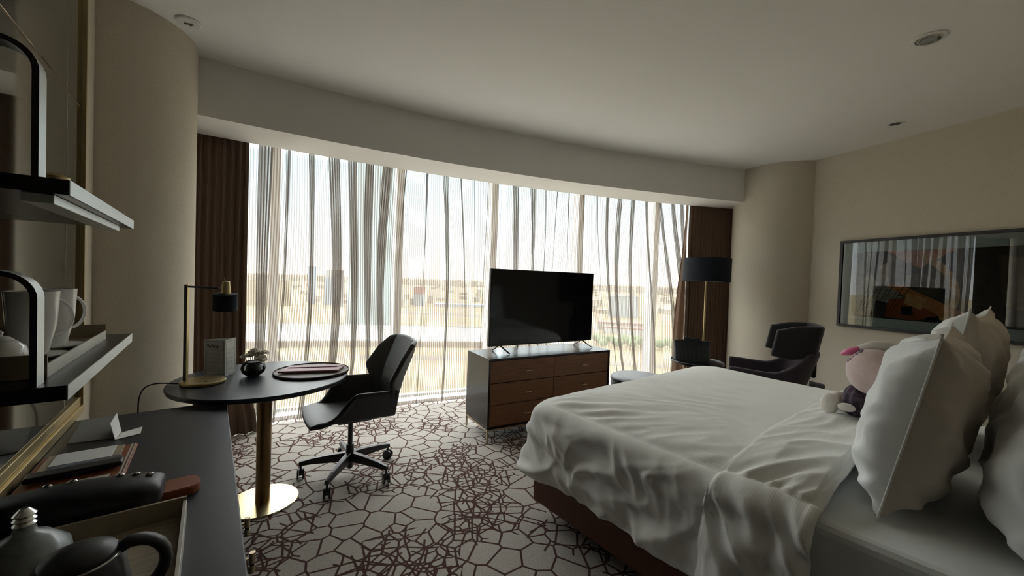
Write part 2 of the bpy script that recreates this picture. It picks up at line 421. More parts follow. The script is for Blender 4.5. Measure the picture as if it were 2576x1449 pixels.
def right_sheer(s, v, ss, Lm):
    k = 1 - v; x = s / Lm
    g = math.exp(-((x - .80) / .13) ** 2)
    return ss + .70 * g * sstep(.05, .95, k) * (x - .45)
o = curtain('sheer_curtain', -34.0, -22.92, 13.755, .185, .030, 2.3, 'sheer', 2.3, .015, HC - .02, sway=.34, per_m=170)
tag(o, 'pinstriped sheer curtain panel hanging behind the round table and office chair', 'curtain')
o = curtain('sheer_curtain', -22.62, -11.4, 13.755, .185, .030, 2.3, 'sheer', 9.1, .015, HC - .02, sway=.38, per_m=170, endshape=right_sheer)
tag(o, 'pinstriped sheer curtain panel hanging behind the television', 'curtain')
def flareL(s, v, ss, Lm):
    k = 1 - v; x = s / Lm; return ss + .10 * sstep(.78, 1, k) * sstep(.75, 1, x)
def flareR(s, v, ss, Lm):
    k = 1 - v; x = 1 - s / Lm; return ss
o = curtain('drape', -36.2, -33.25, 13.62, .052, .016, .5, 'drape', 5.1, .004, HC - .03, per_m=360, nv=16, endshape=flareL, thick=.004)
tag(o, 'dark brown pleated drape beside the desk lamp', 'curtain')
o = curtain('drape', -12.1, -8.9, 13.60, .045, .012, .5, 'drape', 7.7, .004, HC - .03, per_m=360, nv=16, thick=.004)
tag(o, 'dark brown pleated drape behind the floor lamp', 'curtain')
def lin(i, j):
    z = .02 + (HC - .05) * j; k = 1 - j
    w = .01 + .12 * sstep(.12, .75, k); s = -.02 - w * (1 - i)
    p = ARC(13.635 + .02 * math.sin(i * 9 + k * 2), -12.05 + math.degrees(s / 13.63)); return (p.x, p.y, z)
bm = nb(); grid(bm, 16, 24, lin); part('lining', bm, 'drape_lining', o, smooth=True, sharp=0, solid=.003)

# ------------------------------------------------------------------ mirror wall, desk, shelves (local x = n, y = t)
mir = thing('wall_mirror', 'smoked mirror panelling with brass trim on the wall above the desk', 'mirror', (0, 0, 0), A0)
for (t0, t1, z0, z1) in ((-1.2, 2.378, .80, 2.105), (2.384, 2.60, .80, 2.105), (-1.2, 2.378, 2.115, HC - .005), (2.384, 2.60, 2.115, HC - .005)):
    bm = nb(); box(bm, -.498, -.470, t0, t1, z0, z1); part('mirror_panel', bm, 'mirror', mir, bevel=.002)
bm = nb(); box(bm, -.498, -.472, -1.2, 2.6, 2.105, 2.115); box(bm, -.498, -.474, 2.378, 2.384, .80, HC - .005); part('panel_joint', bm, 'brass_dark', mir)
bm = nb(); box(bm, -.498, -.455, 2.602, 2.618, .727, HC - .004); box(bm, -.498, -.462, 2.6185, 2.632, .727, HC - .004); part('end_trim', bm, 'brass', mir, bevel=.001)
bm = nb(); box(bm, -.498, -.452, -1.2, 2.60, .727, .762); box(bm, -.498, -.462, -1.2, 2.60, .7625, .798); part('bottom_trim', bm, 'brass', mir, bevel=.002)

dk = thing('desk', 'long dark desk cabinet running along the mirrored wall', 'desk', (0, 0, 0), A0)
bm = nb(); box(bm, -.497, .075, -1.2, 2.47, .697, .725); part('desk_top', bm, 'desk', dk, bevel=.003)
bm = nb(); box(bm, -.495, .050, -1.15, 1.62, .08, .696); part('cabinet_body', bm, 'desk', dk, bevel=.002)
bm = nb(); box(bm, -.49, .02, -1.12, 1.6, 0, .079); part('plinth', bm, 'blackwood', dk)
bm = nb(); box(bm, -.49, .05, 2.42, 2.45, 0, .696); part('end_panel', bm, 'desk', dk, bevel=.002)
for k, (t0, t1) in enumerate(((1.40, 1.612), (.62, 1.395))):
    bm = nb(); box(bm, .051, .069, t0, t1, .10, .690); dr = part('cabinet_door', bm, 'desk', dk, bevel=.002)
    th = (1.487, 1.293)[k]
    bm = nb()
    tube(bm, [(.105, th, .545), (.105, th, .566)], .008, 16); tube(bm, [(.105, th, .573), (.105, th, .603)], .008, 16); tube(bm, [(.069, th, .585), (.105, th, .585)], .004, 10)
    tube(bm, [(.105, th, .5655), (.105, th, .5735)], .0065, 16, mi=1)
    part('handle', bm, ['steel', 'rubber'], dr, smooth=True, label='champagne metal handle with a black band')

# shelves with their looped uprights
sh = thing('wall_shelf', 'two-tier black wall shelf with rounded metal uprights on the mirrored wall', 'shelf', (0, 0, 0), A0)
for (z0, z1) in ((1.544, 1.575), (1.118, 1.149)):
    bm = nb(); box(bm, -.469, -.2335, 1.20, 2.04, z0, z1); s_ = part('shelf_board', bm, 'shelf', sh, bevel=.001)
    bm = nb(); box(bm, -.2333, -.2315, 1.20, 2.04, z0, z1); part('front_edge', bm, 'shelf_edge', s_, label='front edge painted pale for window light')
bm = nb(); box(bm, -.30, -.255, 1.21, 1.93, 1.524, 1.5435); part('light_bar', bm, 'shelf_edge', sh, bevel=.002, label='slim light bar under the upper board')
def loop(z0, z1, t, nf, m):
    # flat metal band: rises from the shelf near its front edge, bends back to the wall
    bm = nb(); th = .010; w = .044; r = .055
    cl = [(nf, z0)]; 
    for k in range(9):
        a = PI / 2 * k / 8; cl.append((nf - r + r * math.cos(a), z1 - r + r * math.sin(a)))
    cl.append((-.469, z1))
    pr = []
    for i, (x, z) in enumerate(cl):
        a = Vector(cl[max(0, i - 1)]); b = Vector(cl[min(len(cl) - 1, i + 1)]); d = (b - a).normalized(); nn = Vector((-d.y, d.x)) * -th
        pr.append((Vector((x, z)), Vector((x, z)) - nn * 1))
    q = []
    for o_, i_ in pr:
        q.append([bm.verts.new((o_.x, t, o_.y)), bm.verts.new((o_.x, t + w, o_.y)), bm.verts.new((i_.x, t + w, i_.y)), bm.verts.new((i_.x, t, i_.y))])
    for a, b in zip(q, q[1:]):
        for k in range(4):
            f = bm.faces.new((a[k], a[(k + 1) % 4], b[(k + 1) % 4], b[k])); f.material_index = 1 if k == 0 else 0  # outer face painted pale for window light
    bm.faces.new(q[0][::-1]); bm.faces.new(q[-1]); bmesh.ops.recalc_face_normals(bm, faces=bm.faces)
    part('upright_loop', bm, m, sh, smooth=True)
loop(1.1495, 1.385, 1.203, -.275, ['frame', 'shelf_edge'])
loop(1.5755, 1.84, 1.203, -.275, ['frame', 'shelf_edge'])

# serving tray, cups and teapot on the lower shelf
tr = thing('serving_tray', 'tan tray with raised ends holding cups on the lower shelf', 'tray', tuple(NT(0, 0, 1.1495)), A0)
bm = nb(); box(bm, -.462, -.285, 1.30, 1.90, 0, .008); part('tray_base', bm, 'tray_wood', tr)
bm = nb(); box(bm, -.285, -.2815, 1.30, 1.90, 0, .030); box(bm, -.466, -.462, 1.30, 1.90, 0, .03); part('tray_side', bm, 'marble', tr, label='pale long sides')
for t in (1.297, 1.90):
    bm = nb(); box(bm, -.466, -.2815, t, t + .004, 0, .052); part('tray_end', bm, 'tray_wood', tr)
def cup(n, t, z, ang, lab):
    c = thing('coffee_cup', lab, 'cup', tuple(NT(n, t, z)), A0, 'white coffee cups on the shelf tray')
    bm = nb(); pr = [(.022, 0), (.026, .003), (.030, .018), (.038, .045), (.0415, .085), (.0425, .092), (.0395, .092), (.038, .084), (.030, .030), (.012, .012)]
    lathe(bm, pr, 40); part('cup_body', bm, 'porcelain', c, smooth=True, sharp=60)
    pts = []
    for k in range(13):
        a = PI * (-.5 + k / 12); pts.append(((.036 + .034 * math.cos(a)) * math.cos(ang), (.036 + .034 * math.cos(a)) * math.sin(ang), .052 + .027 * math.sin(a)))
    bm = nb(); tube(bm, pts, .0, flat=(.0045, .0026)); part('handle', bm, 'porcelain', c, smooth=True); c.scale = (1.12, 1.12, 1.75)
    return c
def saucer(n, t, z, lab):
    bm = nb(); lathe(bm, [(.02, 0), (.045, .004), (.062, .011), (.062, .013), (.044, .007), (.01, .005)], 40); o = part('saucer', bm, 'porcelain', None, smooth=True, sharp=60)
    o.location = NT(n, t, z); tag(o, lab, 'saucer', 'saucers under the coffee cups')
zt = 1.1495 + .0082
saucer(-.355, 1.515, zt, 'white saucer under the coffee cup nearer the upright loop'); cup(-.355, 1.515, zt + .0125, rad(40), 'white coffee cup nearer the upright loop, handle turned to the window')
saucer(-.355, 1.680, zt, 'white saucer under the coffee cup farther along the tray'); cup(-.355, 1.680, zt + .0125, rad(48), 'white coffee cup farther along the tray, partly hidden by the first')
tp = thing('teapot', 'small white porcelain teapot at the near end of the shelf tray', 'teapot', tuple(NT(-.372, 1.385, zt)), A0 + rad(150))
bm = nb(); lathe(bm, [(.024, 0), (.036, .010), (.044, .030), (.040, .052), (.026, .066), (.020, .068)], 36); part('pot_body', bm, 'porcelain', tp, smooth=True, sharp=60)
bm = nb(); lathe(bm, [(.023, .0685), (.016, .075), (.005, .079), (.007, .086), (.002, .091)], 24); part('pot_lid', bm, 'porcelain', tp, smooth=True)
bm = nb(); tube(bm, [(.030, 0, .030), (.052, 0, .044), (.062, 0, .062)], [.010, .007, .005]); part('spout', bm, 'porcelain', tp, smooth=True)
bm = nb(); lathe(bm, [(.018, 0), (.026, .006), (.024, .028), (.012, .036), (.004, .038)], 24); o = part('trinket_box', bm, 'brass', None, smooth=True)
o.location = NT(-.288, 1.37, 1.5755); tag(o, 'small round gold box on the upper shelf', 'box')

# ------------------------------------------------------------------ things on the desk
ZD = .7252
def ntbox(n0, n1, t0, t1, z0, z1, name, m, lab, cat, rz=0, bevel=.001, parent=None, group=None):
    c = ((n0 + n1) / 2, (t0 + t1) / 2); bm = nb(); box(bm, n0 - c[0], n1 - c[0], t0 - c[1], t1 - c[1], 0, z1 - z0)
    o = part(name, bm, m, parent, bevel=bevel); o.location = NT(c[0], c[1], z0) if not parent else (c[0], c[1], z0); o.rotation_euler = (0, 0, (A0 if not parent else 0) + rz)
    if not parent: tag(o, lab, cat, group)
    return o
fc = thing('folded_card', 'folded white card with one face painted in shade standing open near the far end of the desk', 'card', tuple(NT(-.29, 2.2, ZD)), A0)
def quad(bm, a, b, c, d, mi=0, th=.0012):
    vs = [bm.verts.new(v) for v in (a, b, c, d)]; bm.faces.new(vs).material_index = mi
bm = nb(); quad(bm, (-.125, -.05, .004), (.005, -.07, .004), (-.015, .10, .045), (-.115, .10, .045)); part('card_face', bm, 'card_shade_and_lens', fc, solid=.002)  # face turned from the light, its shade put into the grey
bm = nb(); quad(bm, (.008, -.085, .002), (.075, -.06, .002), (.072, .03, .002), (.015, -.01, .002)); part('card_flap', bm, 'paper_white', fc, solid=.002, label='white flap lying flat')
bm = nb(); quad(bm, (.006, -.09, .003), (.012, .0, .003), (-.006, .03, .075), (-.012, -.06, .06)); part('card_wing', bm, 'paper_white', fc, solid=.002, label='white upright wing')

fo = thing('desk_folder', 'large tan leather desk folder with papers on the desk', 'folder', tuple(NT(-.32, 1.80, ZD)), A0)
bm = nb(); box(bm, -.125, .112, -.19, .21, 0, .010); part('folder_cover', bm, 'leather_tan', fo, bevel=.004)
bm = nb(); box(bm, .095, .100, -.19, .21, .0102, .0112); box(bm, .104, .108, -.19, .21, .0102, .0112); part('folder_edging', bm, 'marble', fo, label='cream stitched edging')
bm = nb(); box(bm, -.108, .078, .03, .20, .0104, .016); part('note_sleeve', bm, 'tray_wood', fo, bevel=.001)
bm = nb(); box(bm, -.02, .075, -.135, -.055, .0104, .0125); lb = part('label_card', bm, 'marble', fo)
bm = nb(); box(bm, .005, .05, -.115, -.075, .0126, .0131); part('label_print', bm, 'tray_wood', lb)
ntbox(-.408, -.262, 1.888, 1.998, ZD + .0165, ZD + .019, 'paper_sheet', 'paper_white', 'blank white sheet of paper lying on the desk folder', 'paper')
ntbox(-.405, -.235, 1.835, 1.885, ZD + .0165, ZD + .021, 'magazine', 'mag', 'dark printed magazine strip on the desk folder, under the black case', 'magazine')
o = ntbox(-.435, -.222, 1.775, 1.825, ZD + .0168, ZD + .034, 'glasses_case', 'plastic_black', 'long narrow black case lying across the desk folder', 'case', rz=.03, bevel=.006)

# tan box tray at the near end of the desk, with what it holds
bx = thing('desk_organiser', 'tan open-topped tray box at the near end of the desk', 'box', tuple(NT(-.20, 1.075, ZD)), A0)
bm = nb(); box(bm, -.17, .150, -.30, .275, 0, .008); part('box_floor', bm, 'tray_wood', bx)
bm = nb(); box(bm, .150, .158, -.30, .275, 0, .05); box(bm, -.178, -.170, -.30, .275, 0, .05); part('box_side', bm, 'marble', bx, bevel=.001, label='pale long sides')
for yy in (.275, -.308):
    bm = nb(); box(bm, -.178, .158, yy, yy + .008, 0, .058); part('box_end', bm, 'tray_wood', bx, bevel=.001)
# tan leather pad with rounded end
bm = nb(); pts = []
for k in range(17):
    a = -PI / 2 + PI * k / 16; pts.append((.045 + .055 * math.cos(a), .055 * math.sin(a)))
pts = [(-.09, -.055)] + pts + [(-.09, .055)]
prism(bm, pts, 0, .024); pd = part('leather_case', bm, 'leather_tan', None, bevel=.003); pd.location = NT(-.070, 1.522, ZD); pd.rotation_euler = (0, 0, A0 + rad(5)); pd.scale = (.55, .8, 1)
tag(pd, 'tan leather case with a rounded end, half hidden by the black pouch', 'case')
bm = nb(); prism(bm, [(x * .97 - .0, y * .93) for x, y in pts], .0242, .0256); part('stitched_border', bm, 'leather_tan', pd)
# big black pouch
pc = thing('toiletry_pouch', 'large black leather pouch with silver studs lying across the desk', 'bag', tuple(NT(-.275, 1.458, ZD)), A0 + rad(-4))
def pouch(d):
    return 1 / (abs(d.x) ** 6 + abs(d.y) ** 4 + abs(d.z) ** 3.0) ** .2
bm = nb(); ellipsoid(bm, (0, 0, .060), (.178, .072, .047), 48, 28, fn=pouch)
for v in bm.verts: v.co.z += .008 * nz(v.co.x * 9, v.co.y * 9, v.co.z * 7) - .0
pv_ = [v.co.copy() for v in bm.verts]
part('pouch_body', bm, 'leather_black', pc, smooth=True, sharp=0)
for (x, y, zz) in ((.085, .030, .1135), (.118, .026, .1135), (.148, .014, .1125), (-.05, .034, .1135), (-.005, .034, .1135)):
    zz = min(((q_.x - x) ** 2 + (q_.y - y) ** 2 + (0 if q_.z > .06 else 9), q_.z) for q_ in pv_)[1] + .002
    bm = nb(); ellipsoid(bm, (x, y, zz), (.009, .006, .005), 14, 8); part('stud', bm, 'silver', pc, smooth=True)
# electric kettle
kt = thing('electric_kettle', 'black electric kettle with a looped handle at the near end of the desk', 'kettle', tuple(NT(-.17, .955, ZD + .0085)), A0 + rad(8))
bm = nb(); lathe(bm, [(.070, 0), (.074, .006), (.074, .02), (.066, .03)], 48); part('power_base', bm, 'plastic_black', kt, smooth=True)
bm = nb(); lathe(bm, [(.062, .031), (.068, .04), (.068, .09), (.058, .15), (.052, .162)], 56); part('kettle_body', bm, 'plastic_black', kt, smooth=True, sharp=50)
bm = nb(); lathe(bm, [(.0525, .1625), (.0535, .164), (.0535, .166), (.0525, .1675)], 56); part('rim_ring', bm, 'silver', kt, smooth=True, label='thin bright ring around the lid')
bm = nb(); lathe(bm, [(.051, .1676), (.046, .176), (.026, .184), (.004, .186)], 48); part('kettle_lid', bm, 'plastic_black', kt, smooth=True, sharp=0)
bm = nb(); lathe(bm, [(.014, 0), (.006, .03)], 16, mtx=Matrix.Translation((-.052, 0, .140)) @ Matrix.Rotation(rad(-62), 4, 'Y')); part('spout', bm, 'plastic_black', kt, smooth=True)
bm = nb(); pts = [(.040, 0, .160)] + [(.062 + .050 * math.sin(a), 0, .118 + .052 * math.cos(a)) for a in [PI * k / 10 for k in range(0, 9)]] + [(.066, 0, .060)]
tube(bm, pts, .0, 14, flat=(.015, .010)); part('handle', bm, 'plastic_black', kt, smooth=True, sharp=0)
# marbled bottle with twisted stopper
bo = thing('bottle', 'round marbled blue and white bottle with a ribbed silver stopper', 'bottle', tuple(NT(-.292, 1.215, ZD + .0085)), A0)
bm = nb(); lathe(bm, [(.03, 0), (.055, .01), (.070, .045), (.064, .08), (.036, .108), (.018, .118), (.016, .128)], 48); part('bottle_body', bm, 'glazed', bo, smooth=True, sharp=60)
bm = nb(); lathe(bm, [(.012, .1285)] + [(.013 + (.004 if k % 2 else .0), .131 + .005 * k) for k in range(7)] + [(.006, .169)], 24); part('stopper', bm, 'silver', bo, smooth=True, sharp=20)

# ------------------------------------------------------------------ round table and what it carries
ZT = .765
rt = thing('round_table', 'round black pedestal table with brass disc foot by the window', 'table', (-1.475, 2.335, 0), 0)
bm = nb(); lathe(bm, [(.440, .735), (.455, .740), (.459, .750), (.459, .761), (.456, .765), (.40, .765)], 128); part('tabletop', bm, 'tabletop', rt, smooth=True, sharp=25)
bm = nb(); lathe(bm, [(.039, .010), (.039, .733)], 48); part('pedestal_column', bm, 'brass_dark', rt, smooth=True, label='dark bronze tube column')
bm = nb(); lathe(bm, [(.186, 0), (.192, .003), (.192, .007), (.188, .0095)], 96); part('base_disc', bm, 'brass_base', rt, smooth=True, sharp=30, label='brushed brass disc foot')
bm = nb(); lathe(bm, [(.10, .727), (.10, .7345)], 32); part('mounting_plate', bm, 'black_metal', rt)

dl = thing('desk_lamp', 'slim desk lamp with a small dark shade and brass disc base on the round table', 'lamp', (-1.712, 2.160, ZT + .0006), 0)
bm = nb(); lathe(bm, [(.100, 0), (.104, .004), (.104, .014), (.101, .018)], 72); part('lamp_base', bm, 'brass', dl, smooth=True, sharp=30)
pb = Vector((-.082, -.022, 0))
mt = Matrix.Translation(pb) @ Matrix.Rotation(rad(8), 4, 'Z')
bm = nb(); box(bm, -.009, .006, -.008, .008, .018, .548, mtx=mt); part('lamp_pole', bm, 'black_metal', dl, bevel=.001)
bm = nb(); box(bm, .0062, .009, -.008, .008, .018, .556, mtx=mt); part('pole_strip', bm, 'brass', dl, label='brass strip on the pole')
bm = nb(); tube(bm, [pb + Vector((.005, 0, .538)), Vector((.078, .0, .532))], .0055, 12); tube(bm, [(.078, 0, .532), (.090, .0, .535), (.092, 0, .50)], .003, 8); part('lamp_arm', bm, 'black_metal', dl, smooth=True)
tilt = Matrix.Translation((.115, .0, .425)) @ Matrix.Rotation(rad(5), 4, 'X') @ Matrix.Rotation(rad(5), 4, 'Y')
bm = nb(); lathe(bm, [(.058, -.012), (.0575, .078), (.05, .080), (.052, .074), (.055, -.010)], 48, mtx=tilt, caps=False); part('lamp_shade', bm, 'shade', dl, smooth=True, sharp=40)
bm = nb(); lathe(bm, [(.0565, .0795), (.03, .081)], 48, mtx=tilt); part('shade_cap', bm, 'shade', dl)
bm = nb(); lathe(bm, [(.024, .0815), (.017, .148), (.014, .150)], 32, mtx=tilt); part('lamp_socket', bm, 'brass', dl, smooth=True, sharp=40, label='brass cone above the shade')
bm = nb(); tube(bm, [(.115, 0, .575), (.104, 0, .595)], .0012, 8); part('pull_pin', bm, 'brass', dl)
bm = nb(); lathe(bm, [(.007, .0182), (.006, .021)], 16, (.045, -.035, 0)); part('touch_switch', bm, 'black_metal', dl)
bm = nb(); cp = [(-1.80, 2.10, ZT + .008), (-1.88, 2.065, ZT + .016), (-1.935, 2.05, ZT - .005), (-1.965, 2.05, .70), (-1.97, 2.05, .60), (-1.965, 2.04, .42)]
sm = []
for i in range(len(cp) - 1):
    a = [Vector(cp[max(0, min(len(cp) - 1, i + q))]) for q in (-1, 0, 1, 2)]
    for k in range(6):
        t = k / 6; sm.append(.5 * ((2 * a[1]) + (-a[0] + a[2]) * t + (2 * a[0] - 5 * a[1] + 4 * a[2] - a[3]) * t * t + (-a[0] + 3 * a[1] - 3 * a[2] + a[3]) * t ** 3))
cdl = part('power_cord', (lambda b: (tube(b, [v - Vector((-1.712, 2.160, ZT)) for v in sm], .0035, 8), b)[1])(bm), 'rubber', dl, smooth=True)

# safety sign: three-sided card stand
sg = thing('tabletop_sign', 'white folded card sign headed Safety standing on the round table', 'sign', (-1.70, 2.308, ZT), 0)
a = Vector((-.129, .002, 0)); b = Vector((0, 0, 0)); c = Vector((-.012, .105, 0)); Hs = .218
def panel(p, q, name):
    d = (q - p); L_ = d.length; d.normalize(); n_ = Vector((d.y, -d.x, 0))
    e_ = thing('tmp', '', ''); bpy.data.objects.remove(e_)
    mt = Matrix(((d.x, n_.x, 0, p.x), (d.y, n_.y, 0, p.y), (0, 0, 1, 0), (0, 0, 0, 1)))
    bm = nb(); box(bm, .0, L_, -.0012, 0, 0, Hs, mtx=mt); bmesh.ops.recalc_face_normals(bm, faces=bm.faces); o = part(name, bm, 'card', sg)
    bm = nb(); bw = .0016; i0 = .010
    for (x0, x1, z0, z1) in ((i0, L_ - i0, .010, .010 + bw), (i0, L_ - i0, Hs - .010 - bw, Hs - .010), (i0, i0 + bw, .010, Hs - .010), (L_ - i0 - bw, L_ - i0, .010, Hs - .010)):
        box(bm, x0, x1, .0001, .0006, z0, z1, mtx=mt)
    bmesh.ops.recalc_face_normals(bm, faces=bm.faces); part('border', bm, 'ink', o)
    bm = nb(); z = Hs - .060
    random.seed(4)
    while z > .028:
        if random.random() < .82:
            box(bm, .016, L_ - .018 - random.random() * .025, .0001, .0004, z, z + .0011, mtx=mt)
        z -= .0048
    bmesh.ops.recalc_face_normals(bm, faces=bm.faces); part('printed_lines', bm, 'ink_soft', o)
    return o, mt, L_
pf, mtf, Lf = panel(a, b, 'front_panel')
panel(b, c, 'side_panel')
bm = nb(); dd = (a - c); quad(bm, c + Vector((0, 0, 0)), a, a + Vector((0, 0, Hs)), c + Vector((0, 0, Hs))); part('back_panel', bm, 'card', sg, solid=.001)
def text(txt, size, m, parent, mt, bold=.0):
    cu = bpy.data.curves.new('lettering', 'FONT'); cu.body = txt; cu.size = size; cu.extrude = .0002; cu.offset = bold; cu.align_x = 'LEFT'
    o = bpy.data.objects.new('lettering', cu); COL.objects.link(o)
    me = bpy.data.meshes.new_from_object(o); bpy.data.objects.remove(o)
    me.transform(mt); me.materials.clear(); me.materials.append(M[m]); o = bpy.data.objects.new('lettering', me); link(o, parent); return o
tm = mtf @ Matrix.Translation((.017, .0006, Hs - .048)) @ Matrix.Rotation(rad(90), 4, 'X')
tm = mtf @ Matrix(((1, 0, 0, .017), (0, 0, 1, .0006), (0, 1, 0, Hs - .048), (0, 0, 0, 1)))
text('Safety', .031, 'ink', pf, tm, bold=.0004)

# vase of flowers
vz = thing('flower_vase', 'small round glass vase of cream flowers on the round table', 'vase', (-1.555, 2.345, ZT), 0)
bm = nb(); prof = [(.022, 0), (.034, .003), (.058, .022), (.0665, .048), (.060, .072), (.047, .088), (.045, .089), (.058, .071), (.0635, .048), (.055, .024), (.02, .006)]
lathe(bm, prof, 64); part('vase_bowl', bm, 'vase', vz, smooth=True, sharp=0, label='clear glass bowl')
def fill(i, j):
    a = 2 * PI * i; z = .008 + .078 * j; r = (.050 + .009 * math.sin(a * 1 + 2.0)) * (1 - .42 * j) * (math.sin(min(1, j * 4 + .35) * PI / 2))
    return (r * math.cos(a) - .004, r * math.sin(a), z)
bm = nb(); vv = grid(bm, 36, 10, fill, closed_u=True); bm.faces.new(vv[0][::-1]); bm.faces.new(vv[-1]); part('filling', bm, 'soil', vz, smooth=True, label='dark leaf wrap inside the glass')
random.seed(11)
fl = [(-.045, -.01, .112), (-.008, -.02, .120), (.022, .01, .128), (.046, -.005, .112), (.0, .03, .132), (-.022, .02, .130), (.05, .02, .135), (.012, -.01, .148), (.06, -.02, .10)]
for (x, y, z) in fl:
    bm = nb(); nrm = Vector((x * 6, y * 6, .9)).normalized(); q = nrm.to_track_quat('Z', 'Y').to_matrix().to_4x4()
    for layer, (cnt, ln, tl) in enumerate(((14, .031, 4), (13, .029, 24), (11, .024, 46), (8, .017, 68))):
        for k in range(cnt):
            a = 2 * PI * k / cnt + layer * .4 + random.random() * .2; R_ = Matrix.Translation((x, y, z)) @ q @ Matrix.Rotation(a, 4, 'Z') @ Matrix.Rotation(rad(-tl), 4, 'Y')
            l2 = ln * (.85 + .3 * random.random()); w = ln * .30
            P0 = [(0, -w * .4, 0), (l2 * .5, -w, .002), (l2 * .92, -w * .7, .004 - .004 * layer), (l2, 0, .005), (l2 * .92, w * .7, .004), (l2 * .5, w, .002), (0, w * .4, 0)]
            bm.faces.new([bm.verts.new(R_ @ Vector(p)) for p in P0])
    part('blossom', bm, 'petal', vz, solid=.0012)
bm = nb()
for (x, y, z) in fl: tube(bm, [(x * .3, y * .3, .03), (x, y, z)], .0015, 6)
part('stems', bm, 'stem', vz)

pm = thing('placemat', 'round grey tray with a dark rim on the round table', 'tray', (-1.268, 2.485, ZT), 0)
bm = nb(); lathe(bm, [(.213, 0), (.219, .003), (.219, .014), (.2145, .016), (.2135, .010)], 96, caps=False); part('rim', bm, 'rim_dark', pm, smooth=True, sharp=30)
bm = nb(); lathe(bm, [(.212, .0), (.2130, .009)], 96); part('tray_surface', bm, 'placemat', pm)
en = thing('document_folder', 'dusty rose leather document folder lying on the round tray', 'folder', (-1.270, 2.480, ZT + .0165), rad(17))
bm = nb(); box(bm, -.175, .165, -.082, .075, 0, .012); 
for v in bm.verts: v.co.x += .03 if v.co.y > 0 else -.0
part('folder_body', bm, 'leather_rose', en, bevel=.005)
bm = nb(); box(bm, -.135, .150, .005, .010, .0122, .0165); fp_ = part('flap_edge', bm, 'leather_rose', en, bevel=.001)
bm = nb(); bm_v = [(-.140, .010, .0122), (.155, .010, .0122), (.190, .072, .0122), (-.142, .072, .0122)]; quad(bm, *[(x, y, z + .0012) for x, y, z in bm_v]); part('flap', bm, 'leather_rose', en, solid=.0022)

# ------------------------------------------------------------------ office chair (local +x is where it faces)
CH = thing('office_chair', 'black leather swivel chair with folded shell back and five castors', 'chair', (-1.10, 2.70, 0), rad(214))
def shell(name, fn, nu, nv, th=.030):
    bm = nb(); grid(bm, nu, nv, fn); return bm
def lerp(a, b, t): return a + (b - a) * t
def interp(tab, t):
    for (t0, v0), (t1, v1) in zip(tab, tab[1:]):
        if t <= t1:
            k = (t - t0) / (t1 - t0); return tuple(lerp(p, q, k) for p, q in zip(v0, v1))
    return tab[-1][1]
def seatfn(i, j):
    # i: front(0) to back(1); j: side -1..1
    s = (j * 2 - 1); a = abs(s); sg_ = 1 if s >= 0 else -1
    x = lerp(.295, -.255, i) - .035 * a * a * (1 - i)
    flat = .215 - .03 * i
    zc = .458 - .020 * i - .022 * (max(0, .18 - i) / .18) ** 2
    wingh = .188 * sstep(.12, .46, i)
    if a < .55:
        y = flat * a / .55; z = zc - .008 * (1 - (a / .55) ** 2) * 1
    else:
        k = (a - .55) / .45
        y = flat + (.070 + .01 * i) * k * (.35 + .65 * sstep(.1, .45, i)) ; z = zc + (wingh * k ** .92) + .0
        if i > .12: x -= .03 * k * (1 - i)
        if i < .2: x -= .05 * k * k * (1 - i / .2)
    return (x, y * sg_, z)
bm = nb(); grid(bm, 40, 41, seatfn); st = part('seat_shell', bm, 'leather_black', CH, smooth=True, sharp=28, solid=.028, bevel=.0)
d = st.modifiers.new('Sub', 'SUBSURF'); d.levels = 1; d.render_levels = 1
def backfn(i, j):
    # i: bottom(0) to top(1); j: side
    s = j * 2 - 1; a = abs(s); sg_ = 1 if s >= 0 else -1
    # half widths of the inner panel and of the whole shell by height
    rows = [(0, (.47, -.245, .170, .190, -.215)), (.15, (.53, -.270, .180, .235, -.215)), (.47, (.70, -.315, .195, .335, -.170)), (.8, (.845, -.375, .200, .300, -.265)), (1, (.925, -.405, .185, .245, -.350))]
    z, xc, hp, hw, xw = interp(rows, i)
    zt = z + (.028 * (1 - a * a) if i > .98 else .028 * (1 - a * a) * i * i)
    if a < .55:
        k = a / .55; y = hp * k; x = xc + .02 * k * k
    else:
        k = (a - .55) / .45; y = lerp(hp, hw, k); x = lerp(xc + .02, xw, k)
    return (x, y * sg_, zt)
bm = nb(); grid(bm, 31, 41, backfn); bk = part('backrest_shell', bm, 'leather_black', CH, smooth=True, sharp=22, solid=.032)
d = bk.modifiers.new('Sub', 'SUBSURF'); d.levels = 1; d.render_levels = 1
for sg_ in (-1, 1):
    bm = nb(); pts = [Vector(backfn(k / 20, .5 + sg_ * .275)) + Vector((.0185, 0, 0)) for k in range(21)]; tube(bm, pts, .0022, 6); part('piping', bm, 'leather_seam', bk, smooth=True)
bm = nb(); box(bm, -.26, -.19, -.09, .09, .425, .52); part('back_bracket', bm, 'plastic_black', CH, bevel=.012)
bm = nb(); box(bm, -.13, .10, -.09, .09, .385, .425); part('tilt_mechanism', bm, 'plastic_black', CH, bevel=.012)
bm = nb(); lathe(bm, [(.016, .20), (.016, .385)], 24); lathe(bm, [(.026, .085), (.026, .215)], 24); lathe(bm, [(.020, .045), (.022, .085)], 24); part('gas_lift', bm, 'black_metal', CH, smooth=True)
bm = nb(); lathe(bm, [(.035, .095), (.040, .105), (.036, .150), (.030, .156)], 32); part('base_hub', bm, 'black_metal', CH, smooth=True)
